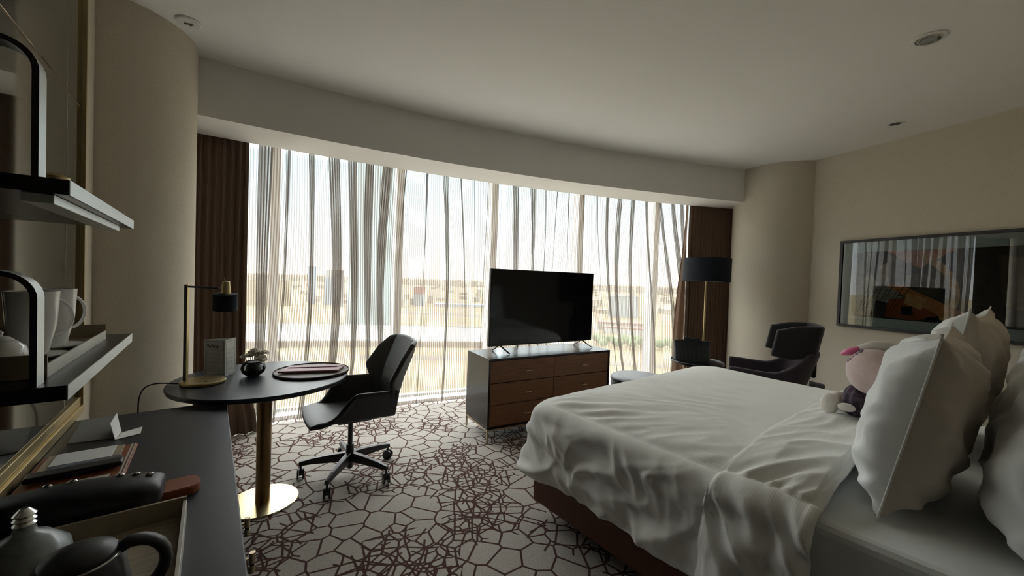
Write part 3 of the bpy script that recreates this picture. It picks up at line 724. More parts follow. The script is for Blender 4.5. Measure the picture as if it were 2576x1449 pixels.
for k in range(5):
    aa = rad(52 + 72 * k - 214); ca, sa = math.cos(aa), math.sin(aa)
    bm = nb(); R_ = Matrix.Rotation(aa, 4, 'Z')
    secs = [(.025, .027, .098, .158), (.12, .024, .098, .150), (.24, .019, .096, .133), (.322, .015, .088, .114)]
    q = []
    for (x, w, z0, z1) in secs: q.append([bm.verts.new(R_ @ Vector(p)) for p in ((x, -w, z0), (x, w, z0), (x, w * .7, z1), (x, -w * .7, z1))])
    for a_, b_ in zip(q, q[1:]):
        for m_ in range(4): bm.faces.new((a_[m_], a_[(m_ + 1) % 4], b_[(m_ + 1) % 4], b_[m_]))
    bm.faces.new(q[0][::-1]); bm.faces.new(q[-1]); bmesh.ops.recalc_face_normals(bm, faces=bm.faces)
    part('base_arm', bm, 'black_metal', CH, bevel=.005)
    bm = nb(); px, py = .310 * ca, .310 * sa
    tube(bm, [(px, py, .062), (px, py, .095)], .007, 12)
    ta = aa + [.6, 1.3, .2, 2.0, .9][k]; R2 = Matrix.Translation((px, py, .034)) @ Matrix.Rotation(ta, 4, 'Z') @ Matrix.Rotation(PI / 2, 4, 'Y')
    for o_ in (-.022, .010): lathe(bm, [(.024, o_), (.034, o_ + .001), (.034, o_ + .011), (.024, o_ + .012)], 24, mtx=R2)
    R3 = Matrix.Translation((px, py, .030)) @ Matrix.Rotation(ta, 4, 'Z')
    lathe(bm, [(.022, -.009), (.0225, .009)], 20, mtx=R3 @ Matrix.Translation((0, 0, .012)) @ Matrix.Rotation(PI / 2, 4, 'Y')); part('castor', bm, 'plastic_black', CH, smooth=True)

# ------------------------------------------------------------------ dresser and television
DA = rad(29.5)
ds = thing('dresser', 'black and walnut chest of six drawers on a thin metal frame', 'dresser', (-.172, 3.275, 0), DA)
W_, D_ = 1.375, .465
bm = nb(); box(bm, 0, W_, 0, D_, .112, .128); box(bm, 0, .018, 0, D_, .128, .702); box(bm, W_ - .018, W_, 0, D_, .128, .702); box(bm, .018, W_ - .018, D_ - .012, D_, .128, .702)
part('carcass', bm, 'blackwood', ds, bevel=.001)
bm = nb(); box(bm, -.001, W_ + .001, -.001, D_ + .001, .7025, .720); part('dresser_top', bm, 'blackwood', ds, bevel=.002)
bm = nb()
for (x0, x1, y0, y1) in ((0, W_, 0, .014), (0, W_, D_ - .014, D_), (0, .014, .014, D_ - .014), (W_ - .014, W_, .014, D_ - .014)): box(bm, x0, x1, y0, y1, .098, .1115)
part('base_frame', bm, 'steel', ds)
for x in (0, W_ - .014):
    for y in (0, D_ - .014):
        bm = nb(); box(bm, x, x + .014, y, y + .014, 0, .0975); part('leg', bm, 'steel', ds)
rows = ((.508, .699), (.318, .504), (.131, .314))
for (x0, x1, hx) in ((.0205, .6805, .39), (.6840, W_ - .0205, 1.035)):
    for (z0, z1) in rows:
        bm = nb(); box(bm, x0, x1, .004, .022, z0 + .001, z1 - .001); dw = part('drawer', bm, 'drawer', ds, bevel=.0015)
        zc = (z0 + z1) / 2 - .005; bm = nb()
        tube(bm, [(hx - .032, -.022, zc), (hx + .032, -.022, zc)], .0042, 12); tube(bm, [(hx - .008, -.022, zc), (hx - .008, .004, zc)], .0035, 8)
        part('handle', bm, 'steel', dw, smooth=True, label='small metal T-bar handle')
# television
tv = thing('television', 'black flat screen television on two V-shaped feet on the dresser', 'television', (-.16, 3.568, .7203), rad(30.7))
x0, x1, z0, z1 = -.045, 1.200, .060, .780
bm = nb(); box(bm, x0, x1, -.006, .030, z0, z1); tb = part('housing', bm, 'plastic_black', tv, bevel=.003)
bm = nb(); box(bm, x0 + .006, x1 - .006, -.0085, -.0062, z0 + .014, z1 - .006); part('screen', bm, 'screen', tv)
bm = nb(); box(bm, .30, .86, .0305, .070, .09, .42); part('rear_cover', bm, 'plastic_black', tv, bevel=.012)
for xf in (.075, 1.075):
    bm = nb(); tube(bm, [(xf, .012, .070), (xf + .022, -.055, .035), (xf + .04, -.115, .006)], .0, 8, flat=(.011, .005)); tube(bm, [(xf, .012, .070), (xf - .012, .055, .036), (xf - .022, .105, .006)], .0, 8, flat=(.011, .005))
    tube(bm, [(xf - .02, .012, .066), (xf + .02, .012, .066)], .008, 8)
    part('foot', bm, 'black_metal', tv, smooth=True)
bm = nb(); tube(bm, [(.29, .03, .12), (.288, .034, .06), (.30, .05, .012), (.33, .12, .006)], .003, 8); part('cable', bm, 'rubber', tv, smooth=True)
bm = nb(); box(bm, .555, .60, -.009, -.0063, z0 + .001, z0 + .009); part('receiver', bm, 'black_metal', tv)

# ottoman
ot = thing('ottoman', 'round slate leather pouf behind the right end of the dresser', 'ottoman', (1.375, 4.06, 0), 0)
bm = nb(); lathe(bm, [(.26, .02), (.285, .05), (.295, .18), (.296, .30), (.29, .385)], 64); part('pouf_body', bm, 'pouf', ot, smooth=True)
bm = nb(); lathe(bm, [(.288, .386), (.300, .40), (.300, .415), (.285, .43), (.20, .446), (.08, .450), (.01, .450)], 64); part('pouf_top', bm, 'pouf', ot, smooth=True, sharp=0)
for a in (0.4, 1.97, 3.54, 5.11):
    bm = nb(); lathe(bm, [(.015, 0), (.018, .0195)], 12, (.2 * math.cos(a), .2 * math.sin(a), 0)); part('foot', bm, 'black_metal', ot)

# side table
sd = thing('side_table', 'small round black side table in front of the drape', 'table', (2.12, 4.37, 0), 0)
bm = nb(); lathe(bm, [(.255, .532), (.272, .536), (.276, .545), (.276, .560), (.272, .562), (.268, .550), (.01, .549)], 72); part('tray_top', bm, 'shelf', sd, smooth=True, sharp=30)
for k in range(3):
    a = rad(100 + 120 * k); bm = nb(); tube(bm, [(.24 * math.cos(a), .24 * math.sin(a), .531), (.20 * math.cos(a), .20 * math.sin(a), .004)], .008, 12); part('leg', bm, 'brass', sd, smooth=True)
bm = nb(); lathe(bm, [(.19, .10), (.196, .10), (.196, .112), (.19, .112)], 48, caps=False); part('ring_stretcher', bm, 'brass', sd)
# tote bag on it
bg = thing('handbag', 'black ribbed leather handbag standing on the small side table', 'bag', (2.065, 4.40, .5495), rad(-8))
def bagf(i, j):
    a = 2 * PI * i; w = .195 - .0 * j; dpt = .075 - .045 * j
    c, s_ = math.cos(a), math.sin(a)
    x = w * (abs(c) ** .35) * (1 if c > 0 else -1); y = dpt * (abs(s_) ** .5) * (1 if s_ > 0 else -1)
    return (x * (1 - .02 * math.sin(j * PI)), y, .002 + .232 * j + .006 * math.cos(x * 16) * j)
bm = nb(); vv = grid(bm, 64, 12, bagf, closed_u=True); bm.faces.new(vv[0][::-1]); bm.faces.new(vv[-1]); part('bag_body', bm, 'bag', bg, smooth=True, sharp=50)
bm = nb(); tube(bm, [bagf(k / 48, 1) for k in range(49)], .004, 6); part('top_edge', bm, 'leather_seam', bg, smooth=True)
for sy in (-1, 1):
    for x in (-.058, .068):
        bm = nb(); box(bm, x - .013, x + .013, sy * .034 - .004 * (sy < 0) , sy * .034 + .004 * (sy > 0) + .0, .17, .262); part('handle_tab', bm, 'leather_black', bg)
    bm = nb(); tube(bm, [(-.058, sy * .036, .25), (-.055, sy * .05, .262), (0, sy * .062, .255), (.062, sy * .05, .262), (.068, sy * .036, .25)], .006, 8); part('handle', bm, 'leather_black', bg, smooth=True)

# floor lamp
flp = thing('floor_lamp', 'tall floor lamp with brass pole and black drum shade beside the round column', 'lamp', (2.33, 4.66, 0), 0)
bm = nb(); lathe(bm, [(.145, 0), (.15, .004), (.15, .018), (.145, .022)], 48); part('lamp_base', bm, 'brass', flp, smooth=True, sharp=30)
bm = nb(); lathe(bm, [(.012, .022), (.012, 1.60)], 20); part('pole', bm, 'brass', flp, smooth=True)
bm = nb(); lathe(bm, [(.258, 1.462), (.262, 1.462), (.262, 1.738), (.258, 1.738)], 96, caps=False); 
q = part('lamp_shade', bm, 'shade', flp, smooth=True, sharp=30)
bm = nb(); lathe(bm, [(.256, 1.466), (.256, 1.734)], 96, caps=False); part('shade_lining', bm, 'shade_in', flp, smooth=True)
bm = nb(); lathe(bm, [(.02, 1.475), (.2555, 1.478)], 64, caps=False); part('diffuser', bm, 'shade_in', flp)

# ------------------------------------------------------------------ winged armchair
ac = thing('armchair', 'charcoal winged lounge chair beside the right wall', 'armchair', (2.375, 3.775, 0), rad(151))
def tub(i, j):
    # i around: 0 right arm front .. 1 left arm front ; j: bottom 0 .. top 1
    a = lerp(-PI * .5, PI * .5, i); c = math.cos(a); s_ = math.sin(a)
    armx = .30
    t = i * 2 - 1
    at = abs(t)
    if at > .45:
        k = (at - .45) / .55; x = lerp(-.20, .20, k); y = (.305 - .015 * k) * (1 if t > 0 else -1)
    else:
        b_ = t / .45 * PI / 2; x = -.20 - .16 * math.cos(b_); y = .305 * math.sin(b_)
    ztop = .655 + .015 * sstep(.5, 1, at) + .20 * (1 - sstep(.28, .60, at))
    zbot = .30 + .0 * at
    z = lerp(zbot, ztop, j)
    lean = (z - .40) * .30 * (1 - sstep(.40, .75, at))
    return (x - lean, y * (1 + .05 * j), z)
bm = nb(); grid(bm, 61, 12, tub); part('tub_shell', bm, 'wing_in', ac, smooth=True, sharp=0, solid=.045, sub=1)
def wingf(i, j):
    t = i * 2 - 1; at = abs(t)
    if at > .5:
        k = (at - .5) / .5; x = lerp(-.40, -.115, k); y = (.245 + .035 * k) * (1 if t > 0 else -1)
    else:
        b_ = t / .5 * PI / 2; x = -.40 - .055 * math.cos(b_); y = .245 * math.sin(b_)
    e_ = sstep(.72, 1, at)
    z0 = .80 - .03 * sstep(.45, .8, at) + .03 * e_; z1 = 1.088 - .03 * e_ - .015 * sstep(.5, 1, at)
    z = lerp(z0, z1, j)
    return (x - (z - .8) * .18, y, z)
bm = nb(); grid(bm, 49, 10, wingf); part('winged_headrest', bm, 'wing', ac, smooth=True, sharp=0, solid=.055, sub=1)
bm = nb(); box(bm, -.475, -.435, -.16, .16, .62, .93); part('backrest', bm, 'wing', ac, bevel=.02)
def cush(d): return 1 / (abs(d.x) ** 5 + abs(d.y) ** 5 + abs(d.z) ** 2.6) ** .25
bm = nb(); ellipsoid(bm, (-.02, 0, .40), (.25, .262, .075), 36, 18, fn=cush); part('seat_cushion', bm, 'wing_in', ac, smooth=True, sharp=0)
bm = nb(); lathe(bm, [(.03, .03), (.03, .30)], 20); lathe(bm, [(.24, 0), (.25, .006), (.24, .02), (.05, .032)], 48); part('swivel_base', bm, 'black_metal', ac, smooth=True)

# ------------------------------------------------------------------ picture, socket and fixtures
def onwall(s, z, off=.0): p = RW0 + RWD * s; return Vector((p.x, p.y, z)) + Vector((RWD.y, -RWD.x, 0)) * off
PL = 2.30; PH = .895; s0 = .308; pz = 1.035
pic = thing('framed_artwork', 'wide black-framed abstract print behind glass on the right wall', 'picture', tuple(onwall(s0, pz, .002)), RWA)
# local +x along the wall toward the bed head, local -y into the room
def frame_bm(x0, x1, z0, z1, w, y0, y1):
    bm = nb(); box(bm, x0, x1, y0, y1, z0, z0 + w); box(bm, x0, x1, y0, y1, z1 - w, z1); box(bm, x0, x0 + w, y0, y1, z0 + w, z1 - w); box(bm, x1 - w, x1, y0, y1, z0 + w, z1 - w); return bm
part('picture_frame', frame_bm(0, PL, 0, PH, .026, -.036, -.0), 'frame', pic, bevel=.001)
bm = nb(); box(bm, .024, PL - .024, -.014, -.010, .024, PH - .024); part('mount', bm, 'matboard', pic)
ART = [(.055, .055, .055), (.52, .44, .34), (.30, .27, .23), (.52, .22, .09), (.62, .34, .14), (.30, .09, .04), (.10, .085, .06), (.66, .30, .20), (.02, .02, .02)]
for i_, c_ in enumerate(ART): M['art%d' % i_] = mat('print_colour_%d' % i_, c_, .85, spec=.1, vary=(26, .18, (1, 1, 1)))
bm = nb(); box(bm, .125, PL - .125, -.0165, -.0142, .115, PH - .130)
depth_ = [-.0166]
def shape(mi, pts):
    depth_[0] -= .00006; f_ = bm.faces.new([bm.verts.new((x, depth_[0], z)) for x, z in pts]); f_.material_index = mi
Q = lambda cx, cz, r0, r1, a0, a1, n=14: [(cx + r0 * math.cos(rad(a0 + (a1 - a0) * k / n)), cz + r0 * math.sin(rad(a0 + (a1 - a0) * k / n))) for k in range(n + 1)] + [(cx + r1 * math.cos(rad(a1 + (a0 - a1) * k / n)), cz + r1 * math.sin(rad(a1 + (a0 - a1) * k / n))) for k in range(n + 1)]
shape(2, [(.13, .76), (.30, .76), (.26, .50), (.13, .44)]); shape(1, [(.15, .42), (.27, .56), (.36, .40), (.28, .13), (.15, .12)])
shape(1, [(.34, .62), (.44, .68), (.47, .46), (.38, .36)]); shape(2, [(.30, .42), (.52, .52), (.62, .40), (.44, .26), (.30, .30)])
shape(6, [(.46, .50), (.66, .56), (.82, .44), (.72, .30), (.50, .34)]); shape(0, [(.40, .66), (.50, .76), (.58, .62), (.52, .42), (.42, .44)])
shape(7, [(.40, .764), (.88, .764), (.64, .60), (.52, .67)]); shape(4, Q(.52, .36, .385, .33, 68, -38))
shape(5, [(.42, .30), (.60, .34), (.78, .16), (.60, .118), (.40, .14)]); shape(3, [(.40, .44), (.50, .45), (1.05, .16), (1.02, .118), (.86, .118)])
shape(4, [(.56, .37), (.70, .32), (.66, .22), (.54, .27)]); shape(8, [(.52, .24), (.60, .25), (.61, .17), (.53, .16)]); shape(8, [(.70, .16), (.78, .17), (.79, .12), (.70, .118)])
shape(6, [(1.1, .70), (1.5, .60), (1.42, .20), (1.15, .30)]); shape(3, [(1.55, .70), (1.95, .66), (1.80, .40), (1.60, .50)]); shape(1, [(1.65, .34), (2.1, .40), (2.05, .14), (1.7, .13)])
for k in range(9): shape(8, [(.17 + .035 * k, .14 + .03 * (k % 3)), (.174 + .035 * k, .14 + .03 * (k % 3)), (.255 + .04 * k, .40 + .03 * (k % 2)), (.25 + .04 * k, .40 + .03 * (k % 2))])
part('print', bm, ['art%d' % k for k in range(9)], pic)
bm = nb(); vs = [bm.verts.new(v) for v in ((.026, -.026, .026), (PL - .026, -.026, .026), (PL - .026, -.026, PH - .026), (.026, -.026, PH - .026))]; bm.faces.new(vs); part('picture_glass', bm, 'picglass', pic)
sk = thing('wall_socket', 'black wall socket plate low on the right wall beside the armchair', 'socket', tuple(onwall(.05, .285, .001)), RWA)
bm = nb(); box(bm, 0, .15, -.010, 0, 0, .088); part('socket_plate', bm, 'plastic_black', sk, bevel=.003)
for x in (.045, .105):
    bm = nb(); box(bm, x - .022, x + .022, -.014, -.0102, .02, .068); part('socket_face', bm, 'rubber', sk, bevel=.002)

dn = thing('recessed_light', 'white gimbal downlight recessed in the ceiling above the bed', 'light', (2.345, 2.257, HC - .0005), 0)
bm = nb(); lathe(bm, [(.078, 0), (.075, -.006), (.058, -.008), (.056, -.002)], 48, caps=False); part('trim_ring', bm, 'ring_white', dn, smooth=True)
bm = nb(); lathe(bm, [(.055, -.004), (.050, -.012), (.038, -.014)], 40, caps=False, mtx=Matrix.Rotation(rad(8), 4, 'Y')); part('gimbal', bm, 'silver', dn, smooth=True)
bm = nb(); lathe(bm, [(.037, -.012), (.001, -.009)], 32); part('lamp_lens', bm, 'card_shade_and_lens', dn)
sp = thing('ceiling_spotlight', 'small white-rimmed ceiling spot with a dark opening near the right wall', 'light', (3.276, 3.395, HC - .0005), 0)
bm = nb(); lathe(bm, [(.062, 0), (.060, -.004), (.042, -.005), (.040, -.001)], 40, caps=False); part('trim_ring', bm, 'ring_white', sp, smooth=True)
bm = nb(); lathe(bm, [(.0395, -.003), (.001, -.0025)], 32); part('dark_opening', bm, 'dark_hole', sp)
sm_ = thing('ceiling_sensor', 'round white ceiling cover with a brown sensor beside the round column', 'sensor', (-1.976, 2.337, HC - .0005), 0)
bm = nb(); lathe(bm, [(.062, 0), (.062, -.006), (.056, -.010), (.001, -.012)], 48); part('cover', bm, 'ring_white', sm_, smooth=True, sharp=30)
bm = nb(); box(bm, -.022, .022, -.006, .006, -.015, -.0122, mtx=Matrix.Rotation(rad(25), 4, 'Z')); lathe(bm, [(.008, -.0122), (.002, -.018)], 12, (0.0, .012, 0)); part('sensor_eye', bm, 'sensor', sm_)

# ------------------------------------------------------------------ bed (local x = n, y = t)
N0, N1, T0, T1, ZM = 1.53, 3.50, -.33, 1.72, .665
bd = thing('bed', 'king-size bed with a brown leather base and white fitted sheet', 'bed', (0, 0, 0), A0)
bm = nb(); box(bm, N0 + .02, N1 - .02, T0, T1, .085, .290); part('bed_base', bm, 'bedbase', bd, bevel=.012)
for n_ in (N0 + .16, N1 - .16):
    for t_ in (T1 - .12, T0 + .12):
        bm = nb(); lathe(bm, [(.028, 0), (.034, .084)], 20, (n_, t_, 0)); part('leg', bm, 'plastic_black', bd, smooth=True)
def mtf_(d):
    return 1 / (abs(d.x) ** 14 + abs(d.y) ** 14 + abs(d.z) ** 7) ** (1 / 9)
bm = nb()
box(bm, N0, N1, T0, T1, .292, ZM); part('mattress', bm, 'linen2', bd, bevel=.032)

# duvet: rings from the hem, over the edge, to the spine
TE = .36
def perim(nseg=700):
    pts = []; r = .13; a0, a1, b1 = N0 + .036, N1 - .036, T1 - .036
    L1 = b1 - r - TE; L2 = PI / 2 * r; L3 = (a1 - a0) - 2 * r; tot = 2 * L1 + 2 * L2 + L3
    for k in range(nseg + 1):
        s = tot * k / nseg
        if s < L1: p, n_ = (a0, TE + s), (-1, 0)
        elif s < L1 + L2:
            a = (s - L1) / r; p, n_ = (a0 + r - r * math.cos(a), b1 - r + r * math.sin(a)), (-math.cos(a), math.sin(a))
        elif s < L1 + L2 + L3:
            q_ = s - L1 - L2; p, n_ = (a0 + r + q_, b1), (0, 1)
        elif s < L1 + 2 * L2 + L3:
            a = (s - L1 - L2 - L3) / r; p, n_ = (a1 - r + r * math.sin(a), b1 - r + r * math.cos(a)), (math.sin(a), math.cos(a))
        else:
            q_ = s - L1 - 2 * L2 - L3; p, n_ = (a1, b1 - r - q_), (1, 0)
        pts.append((Vector(p), Vector(n_), s))
    return pts
PP = perim()
def spine(p):
    return Vector(((N0 + N1) / 2, min(p.y, .80)))
def duvet_pt(p, nn, s, v, off=0.):
    # v in [0,1]: 0 hem, .42 edge, 1 spine
    corner = 1 - abs(nn.x * nn.x - nn.y * nn.y)
    if v < .42:
        k = 1 - v / .42                   # 0 at the edge, 1 at the hem
        fold = math.sin(s * 17 + 2.6 * nz(s * 1.6, 3)) * .5 + .5 * math.sin(s * 31 + 3 * nz(s * 2.2, 8)) * .4
        drop = .375 * k
        bulge = .012 * math.sin(min(1, k * 1.6) * PI / 2) + .055 * k + .07 * corner * k
        w = .5 + .5 * nz(s * 2.3, k * 2, 5)
        rr = .055; al = .40 * k
        if al < rr * PI / 2: oa, dz = rr * math.sin(al / rr), rr * (1 - math.cos(al / rr))
        else: oa, dz = rr, rr + al - rr * PI / 2
        sf = min(1, k * 3)
        w_ = bulge + fold * .020 * k ** .7 * w * 1.3 * (1 - .7 * corner) + .032 * (1 - .8 * corner) * nz(s * 2.4, k * 2.6, 2) * sf * (1 - .3 * k) + .016 * nz(s * 8 + k * 5, k * 5, 6) * sf + .014 * (1 - 4.5 * abs(nz(s * 4.2 - k * 1.2 + nz(s * 3, k * 3, 4), k * 1.3, 12))) * min(1, k * 4) + .007 * (1 - 4 * abs(nz(s * 11 + k * 3, k * 2.5, 15))) * sf
        o_ = oa + max(w_, 0)
        z = ZM + .016 - dz + .018 * nz(s * 2.1, 11) * k
        q = p + nn * (o_ + off)
        return Vector((q.x, q.y, z + off * .4))
    k = (v - .42) / .58                  # 0 edge .. 1 spine
    c = spine(p); q = p.lerp(c, k)
    d = (p - q).length
    z = ZM + .016 + .062 * (1 - math.exp(-(d + 0.0) / .16))
    q = q + nn * max(0, .055 * math.sin(0))
    wr_ = .008 * nz(q.x * 2.6, q.y * 2.6, 1) + .0028 * (1 - abs(nz(q.x * 4.5 + 2.2 * nz(q.x * 1.3, q.y * 2), q.y * 3.2 + 9, 4)) * 3.5) + .0022 * nz(q.x * 11, q.y * 9, 7)
    # stronger creases running down from the near edge
    near = math.exp(-d / .28) * (1 if nn.x < -.3 else .5)
    near = math.exp(-d / .17) * (1 if nn.x < -.3 else .4)
    cr = .016 * near * nz(s * 5.5 + q.x * 2, q.x * 1.5, 3) + .012 * near * (1 - 4 * abs(nz(s * 7 + q.x * 6, q.x * 3, 21)))
    fade = min(1, d / .05)
    return Vector((q.x, q.y, z + (wr_ + cr) * fade + off))
NVV = 110
dv = thing('duvet', 'white duvet spread over the bed with its top end folded back', 'duvet', (0, 0, 0), A0)
bm = nb()
vsr = [[bm.verts.new(duvet_pt(p, n_, s, j / (NVV - 1))) for (p, n_, s) in PP] for j in range(NVV)]
for j in range(NVV - 1):
    for i in range(len(PP) - 1): bm.faces.new((vsr[j][i], vsr[j][i + 1], vsr[j + 1][i + 1], vsr[j + 1][i]))
bmesh.ops.remove_doubles(bm, verts=bm.verts, dist=.0006)
part('duvet_cover', bm, 'linen', dv, smooth=True, sharp=0, solid=.012)
# folded-back band
def band(i, j):
    # i across the bed from near hem to far hem; j: from flap edge over to the roll at the head end
    x = i * 2 - 1; sd_ = -1 if x < 0 else 1; ax = abs(x)
    half = (N1 - N0) / 2 - .036; topf = .69
    edge_t = .655 + .022 * nz(i * 7, 4) - .02 * sstep(.75, 1, ax)
    if j < .75:
        k = j / .75; t = lerp(edge_t, .375, k); h = .017 + .010 * math.sin(k * PI)
        if k < .04: h -= .006
    else:
        a = (j - .75) / .25 * PI; t = .375 - .026 * math.sin(a); h = .017 * (.5 + .5 * math.cos(a)) + .002
    if ax < topf:
        n_ = (N0 + N1) / 2 + sd_ * half * ax / topf; d = half * (1 - ax / topf)
        z = ZM + .016 + .062 * (1 - math.exp(-d / .16)) * (.6 if j > .75 else 1) + h + .010 * nz(n_ * 3, t * 6, 2) + .005 * (1 - 4 * abs(nz(n_ * 5 + t * 9, t * 5 - n_ * 2, 5))) + .012 * math.exp(-d / .16) * (1 - 4 * abs(nz(t * 13 + n_ * 5, n_ * 3, 9)))
        return (n_, t, z)
    k = (ax - topf) / (1 - topf); drop = .40 * k
    rr = .055 + h; al = .43 * k
    if al < rr * PI / 2: oa, dz = rr * math.sin(al / rr), rr * (1 - math.cos(al / rr))
    else: oa, dz = rr, rr + al - rr * PI / 2
    sf = min(1, k * 3)
    o_ = oa + max(0, .02 * math.sin(min(1, k * 1.6) * PI / 2) + .055 * k + .014 * math.sin(t * 38 + 2.5 * nz(t * 5, k * 2)) * sf + .026 * nz(t * 5, k * 4, 9) * sf + .014 * (1 - 4 * abs(nz(t * 12 + k * 3, k * 2, 19))) * sf)
    z = ZM + .016 + h - dz
    n_ = (N0 + N1) / 2 + sd_ * (half + o_)
    return (n_, t + .05 * k * (1 - j), z)
bm = nb(); grid(bm, 330, 64, band); part('folded_band', bm, 'linen', dv, smooth=True, sharp=0, solid=.010)

# pillows
def pillow(name, label, n_c, t_c, rz, tilt, W=.74, H=.64, T=.25, mats=('pillow_front', 'pillow_back'), seed=0, zb=ZM + .004):
    e = thing(name, label, 'pillow', tuple(NT(n_c, t_c, zb)), A0 + rad(rz), 'pillows at the head of the bed'); del e['group']
    R_ = Matrix.Rotation(rad(tilt), 4, 'X')
    def side(sy):
        def f(i, j):
            x = i * 2 - 1; z = j * 2 - 1
            ex = 1 - abs(x) ** 3.2; ez = 1 - abs(z) ** 3.2
            th = (max(0, ex) ** .55) * (max(0, ez) ** .55)
            sag = 1 + .06 * (-z)                       # fuller at the bottom
            cx = 1 - .075 * (1 - abs(z) ** 2.4) * 0 - .05 * (1 - z * z) * 0
            pin = 1 - .10 * (1 - abs(z) ** 6) * (abs(x) ** 8)      # sides pull in between the corners
            pinz = 1 - .10 * (1 - abs(x) ** 6) * (abs(z) ** 8)
            y = sy * T / 2 * th * sag
            edge = min(1, 4 * th)
            y += sy * (.022 * nz(x * 2.0 + seed, z * 2.3, sy) + .004 * nz(x * 6 + seed, z * 7, 2 + sy)) * edge
            y += .022 * (1 - abs(nz(x * 1.6 + seed, z * 3.4 + x * 1.6, 7)) * 4) * edge * sy * .5
            X = x * W / 2 * pin; Z = (z * pinz + 1) * H / 2
            if z > .8: Z += .015 * (abs(x) ** 4)
            return R_ @ Vector((X, y, Z))
        return f
    for sy, nm, mm_ in ((1, 'pillow_front', mats[0]), (-1, 'pillow_back', mats[1])):
        bm = nb(); grid(bm, 56, 56, side(sy)); bmesh.ops.recalc_face_normals(bm, faces=bm.faces); part(nm, bm, mm_, e, smooth=True, sharp=0)
    f = side(1); pts = [f(k / 50, 0) for k in range(51)] + [f(1, k / 50) for k in range(1, 51)] + [f(1 - k / 50, 1) for k in range(1, 51)] + [f(0, 1 - k / 50) for k in range(1, 51)]
    bm = nb(); tube(bm, pts, .0035, 6); part('seam', bm, 'linen', e, smooth=True, sharp=0)
    return e
pillow('pillow', 'white pillow standing at the near front of the stack, hiding half the plush toy', 2.08, .250, 2, 11, W=.76, H=.61, T=.26, seed=1.3)
pillow('pillow', 'white pillow behind the near front one, showing two pointed corners below the picture', 2.93, .20, -3, 10, W=.76, H=.67, T=.24, seed=4.1)
pillow('pillow', 'large white and brown pillow nearest the camera at the frame edge', 2.04, -.062, 2, 8, W=.78, H=.63, T=.235, mats=('pillow_front', 'pillow_brown'), seed=7.7)
pillow('pillow', 'rearmost pillow at the far side of the bed', 2.94, -.11, -1, 7, W=.76, H=.62, T=.22, mats=('pillow_front', 'pillow_brown'), seed=9.9)

# plush toy
pt = thing('plush_toy', 'plush toy with pale pink head, pink bow and dark floral dress by the pillows', 'toy', tuple(NT(2.52, .50, ZM + .075)), A0)
pt.location = NT(2.58, .425, ZM + .112); pt.scale = (.92, .92, .92)
def hd(d): return 1 + .07 * math.sin(6 * math.atan2(d.z, d.x) + 2) * (1 - abs(d.y)) * .6
bm = nb(); ellipsoid(bm, (0, -.035, .255), (.150, .118, .125), 44, 30, fn=hd); part('head', bm, 'plush_pink', pt, smooth=True, sharp=0)
bm = nb(); ellipsoid(bm, (0, .02, .085), (.080, .070, .085), 32, 20, fn=lambda d: 1 + .08 * math.sin(9 * math.atan2(d.y, d.x))); 
for v in bm.verts:
    if v.co.z < .035: v.co.x *= 1.2; v.co.y *= 1.25; v.co.z = max(v.co.z, .004)
part('dress', bm, 'floral', pt, smooth=True, sharp=0)
for (x, y, z, r, nm) in ((-.060, .135, .050, .052, 'foot'), (.062, .128, .050, .048, 'foot')):
    bm = nb(); ellipsoid(bm, (x, y, z), (r * .86, r * .82, r * 1.1), 28, 18); part(nm, bm, 'plush_white', pt, smooth=True, sharp=0)
for (x, y, z) in ((-.098, .055, .055), (.095, .05, .07)):
    bm = nb(); ellipsoid(bm, (x, y, z), (.026, .038, .022), 24, 14); part('hand', bm, 'plush_white', pt, smooth=True, sharp=0)
bm = nb(); ellipsoid(bm, (-.01, .062, .350), (.040, .052, .020), 28, 16, mtx=Matrix.Rotation(rad(-28), 4, 'X')); part('bow', bm, 'hotpink', pt, smooth=True, sharp=0, label='hot pink satin bow')
bm = nb(); pts = [(-.02 + .02 * math.sin(k), .045 - .010 * k + .02, .335 - .004 * k) for k in range(7)]
for k in range(16): ellipsoid(bm, (-.055 + .013 * math.sin(k * 1.7), .052 - .0035 * k + .012, .300 + .0042 * k), (.010, .009, .008), 10, 7)
part('lace_trim', bm, 'plush_grey', pt, smooth=True, sharp=0)
bm = nb(); tube(bm, [(-.02, .03, .372), (-.005, -.02, .392), (.02, -.08, .392), (.05, -.14, .36)], [.016, .026, .030, .02], 16); part('ear', bm, 'plush_white', pt, smooth=True, sharp=0)
bm = nb(); tube(bm, [(.06, .03, .355), (.08, -.02, .375), (.09, -.08, .37)], [.012, .022, .02], 16); part('ear', bm, 'plush_white', pt, smooth=True, sharp=0)

# ------------------------------------------------------------------ the city seen through the window
GZ = -60.
M['sand'] = mat('sand_ground', (.150, .120, .068), .95, spec=.1, vary=(.02, .25, (1, 1, 1)))
M['pave'] = mat('white_roofing', (.19, .19, .185), .8, spec=.2)
M['asphalt'] = mat('asphalt', (.05, .05, .05), .9)
M['brownearth'] = mat('brown_earth', (.075, .06, .045), .95)
M['bluebldg'] = mat('blue_glass_facade', (.07, .11, .15), .3, spec=.5)
M['greybldg'] = mat('grey_facade', (.10, .12, .13), .5)
M['tower'] = mat('pale_cyan_facade', (.085, .125, .135), .5, spec=.5)
M['white_out'] = mat('white_facade', (.17, .17, .16), .8)
M['redroof'] = mat('red_brown_roof', (.12, .05, .04), .8)
M['blueroof'] = mat('light_blue_roof', (.16, .22, .32), .7)
M['treegreen'] = mat('tree_green', (.05, .08, .03), .9, vary=(.4, .4, (1, 1, 1)))
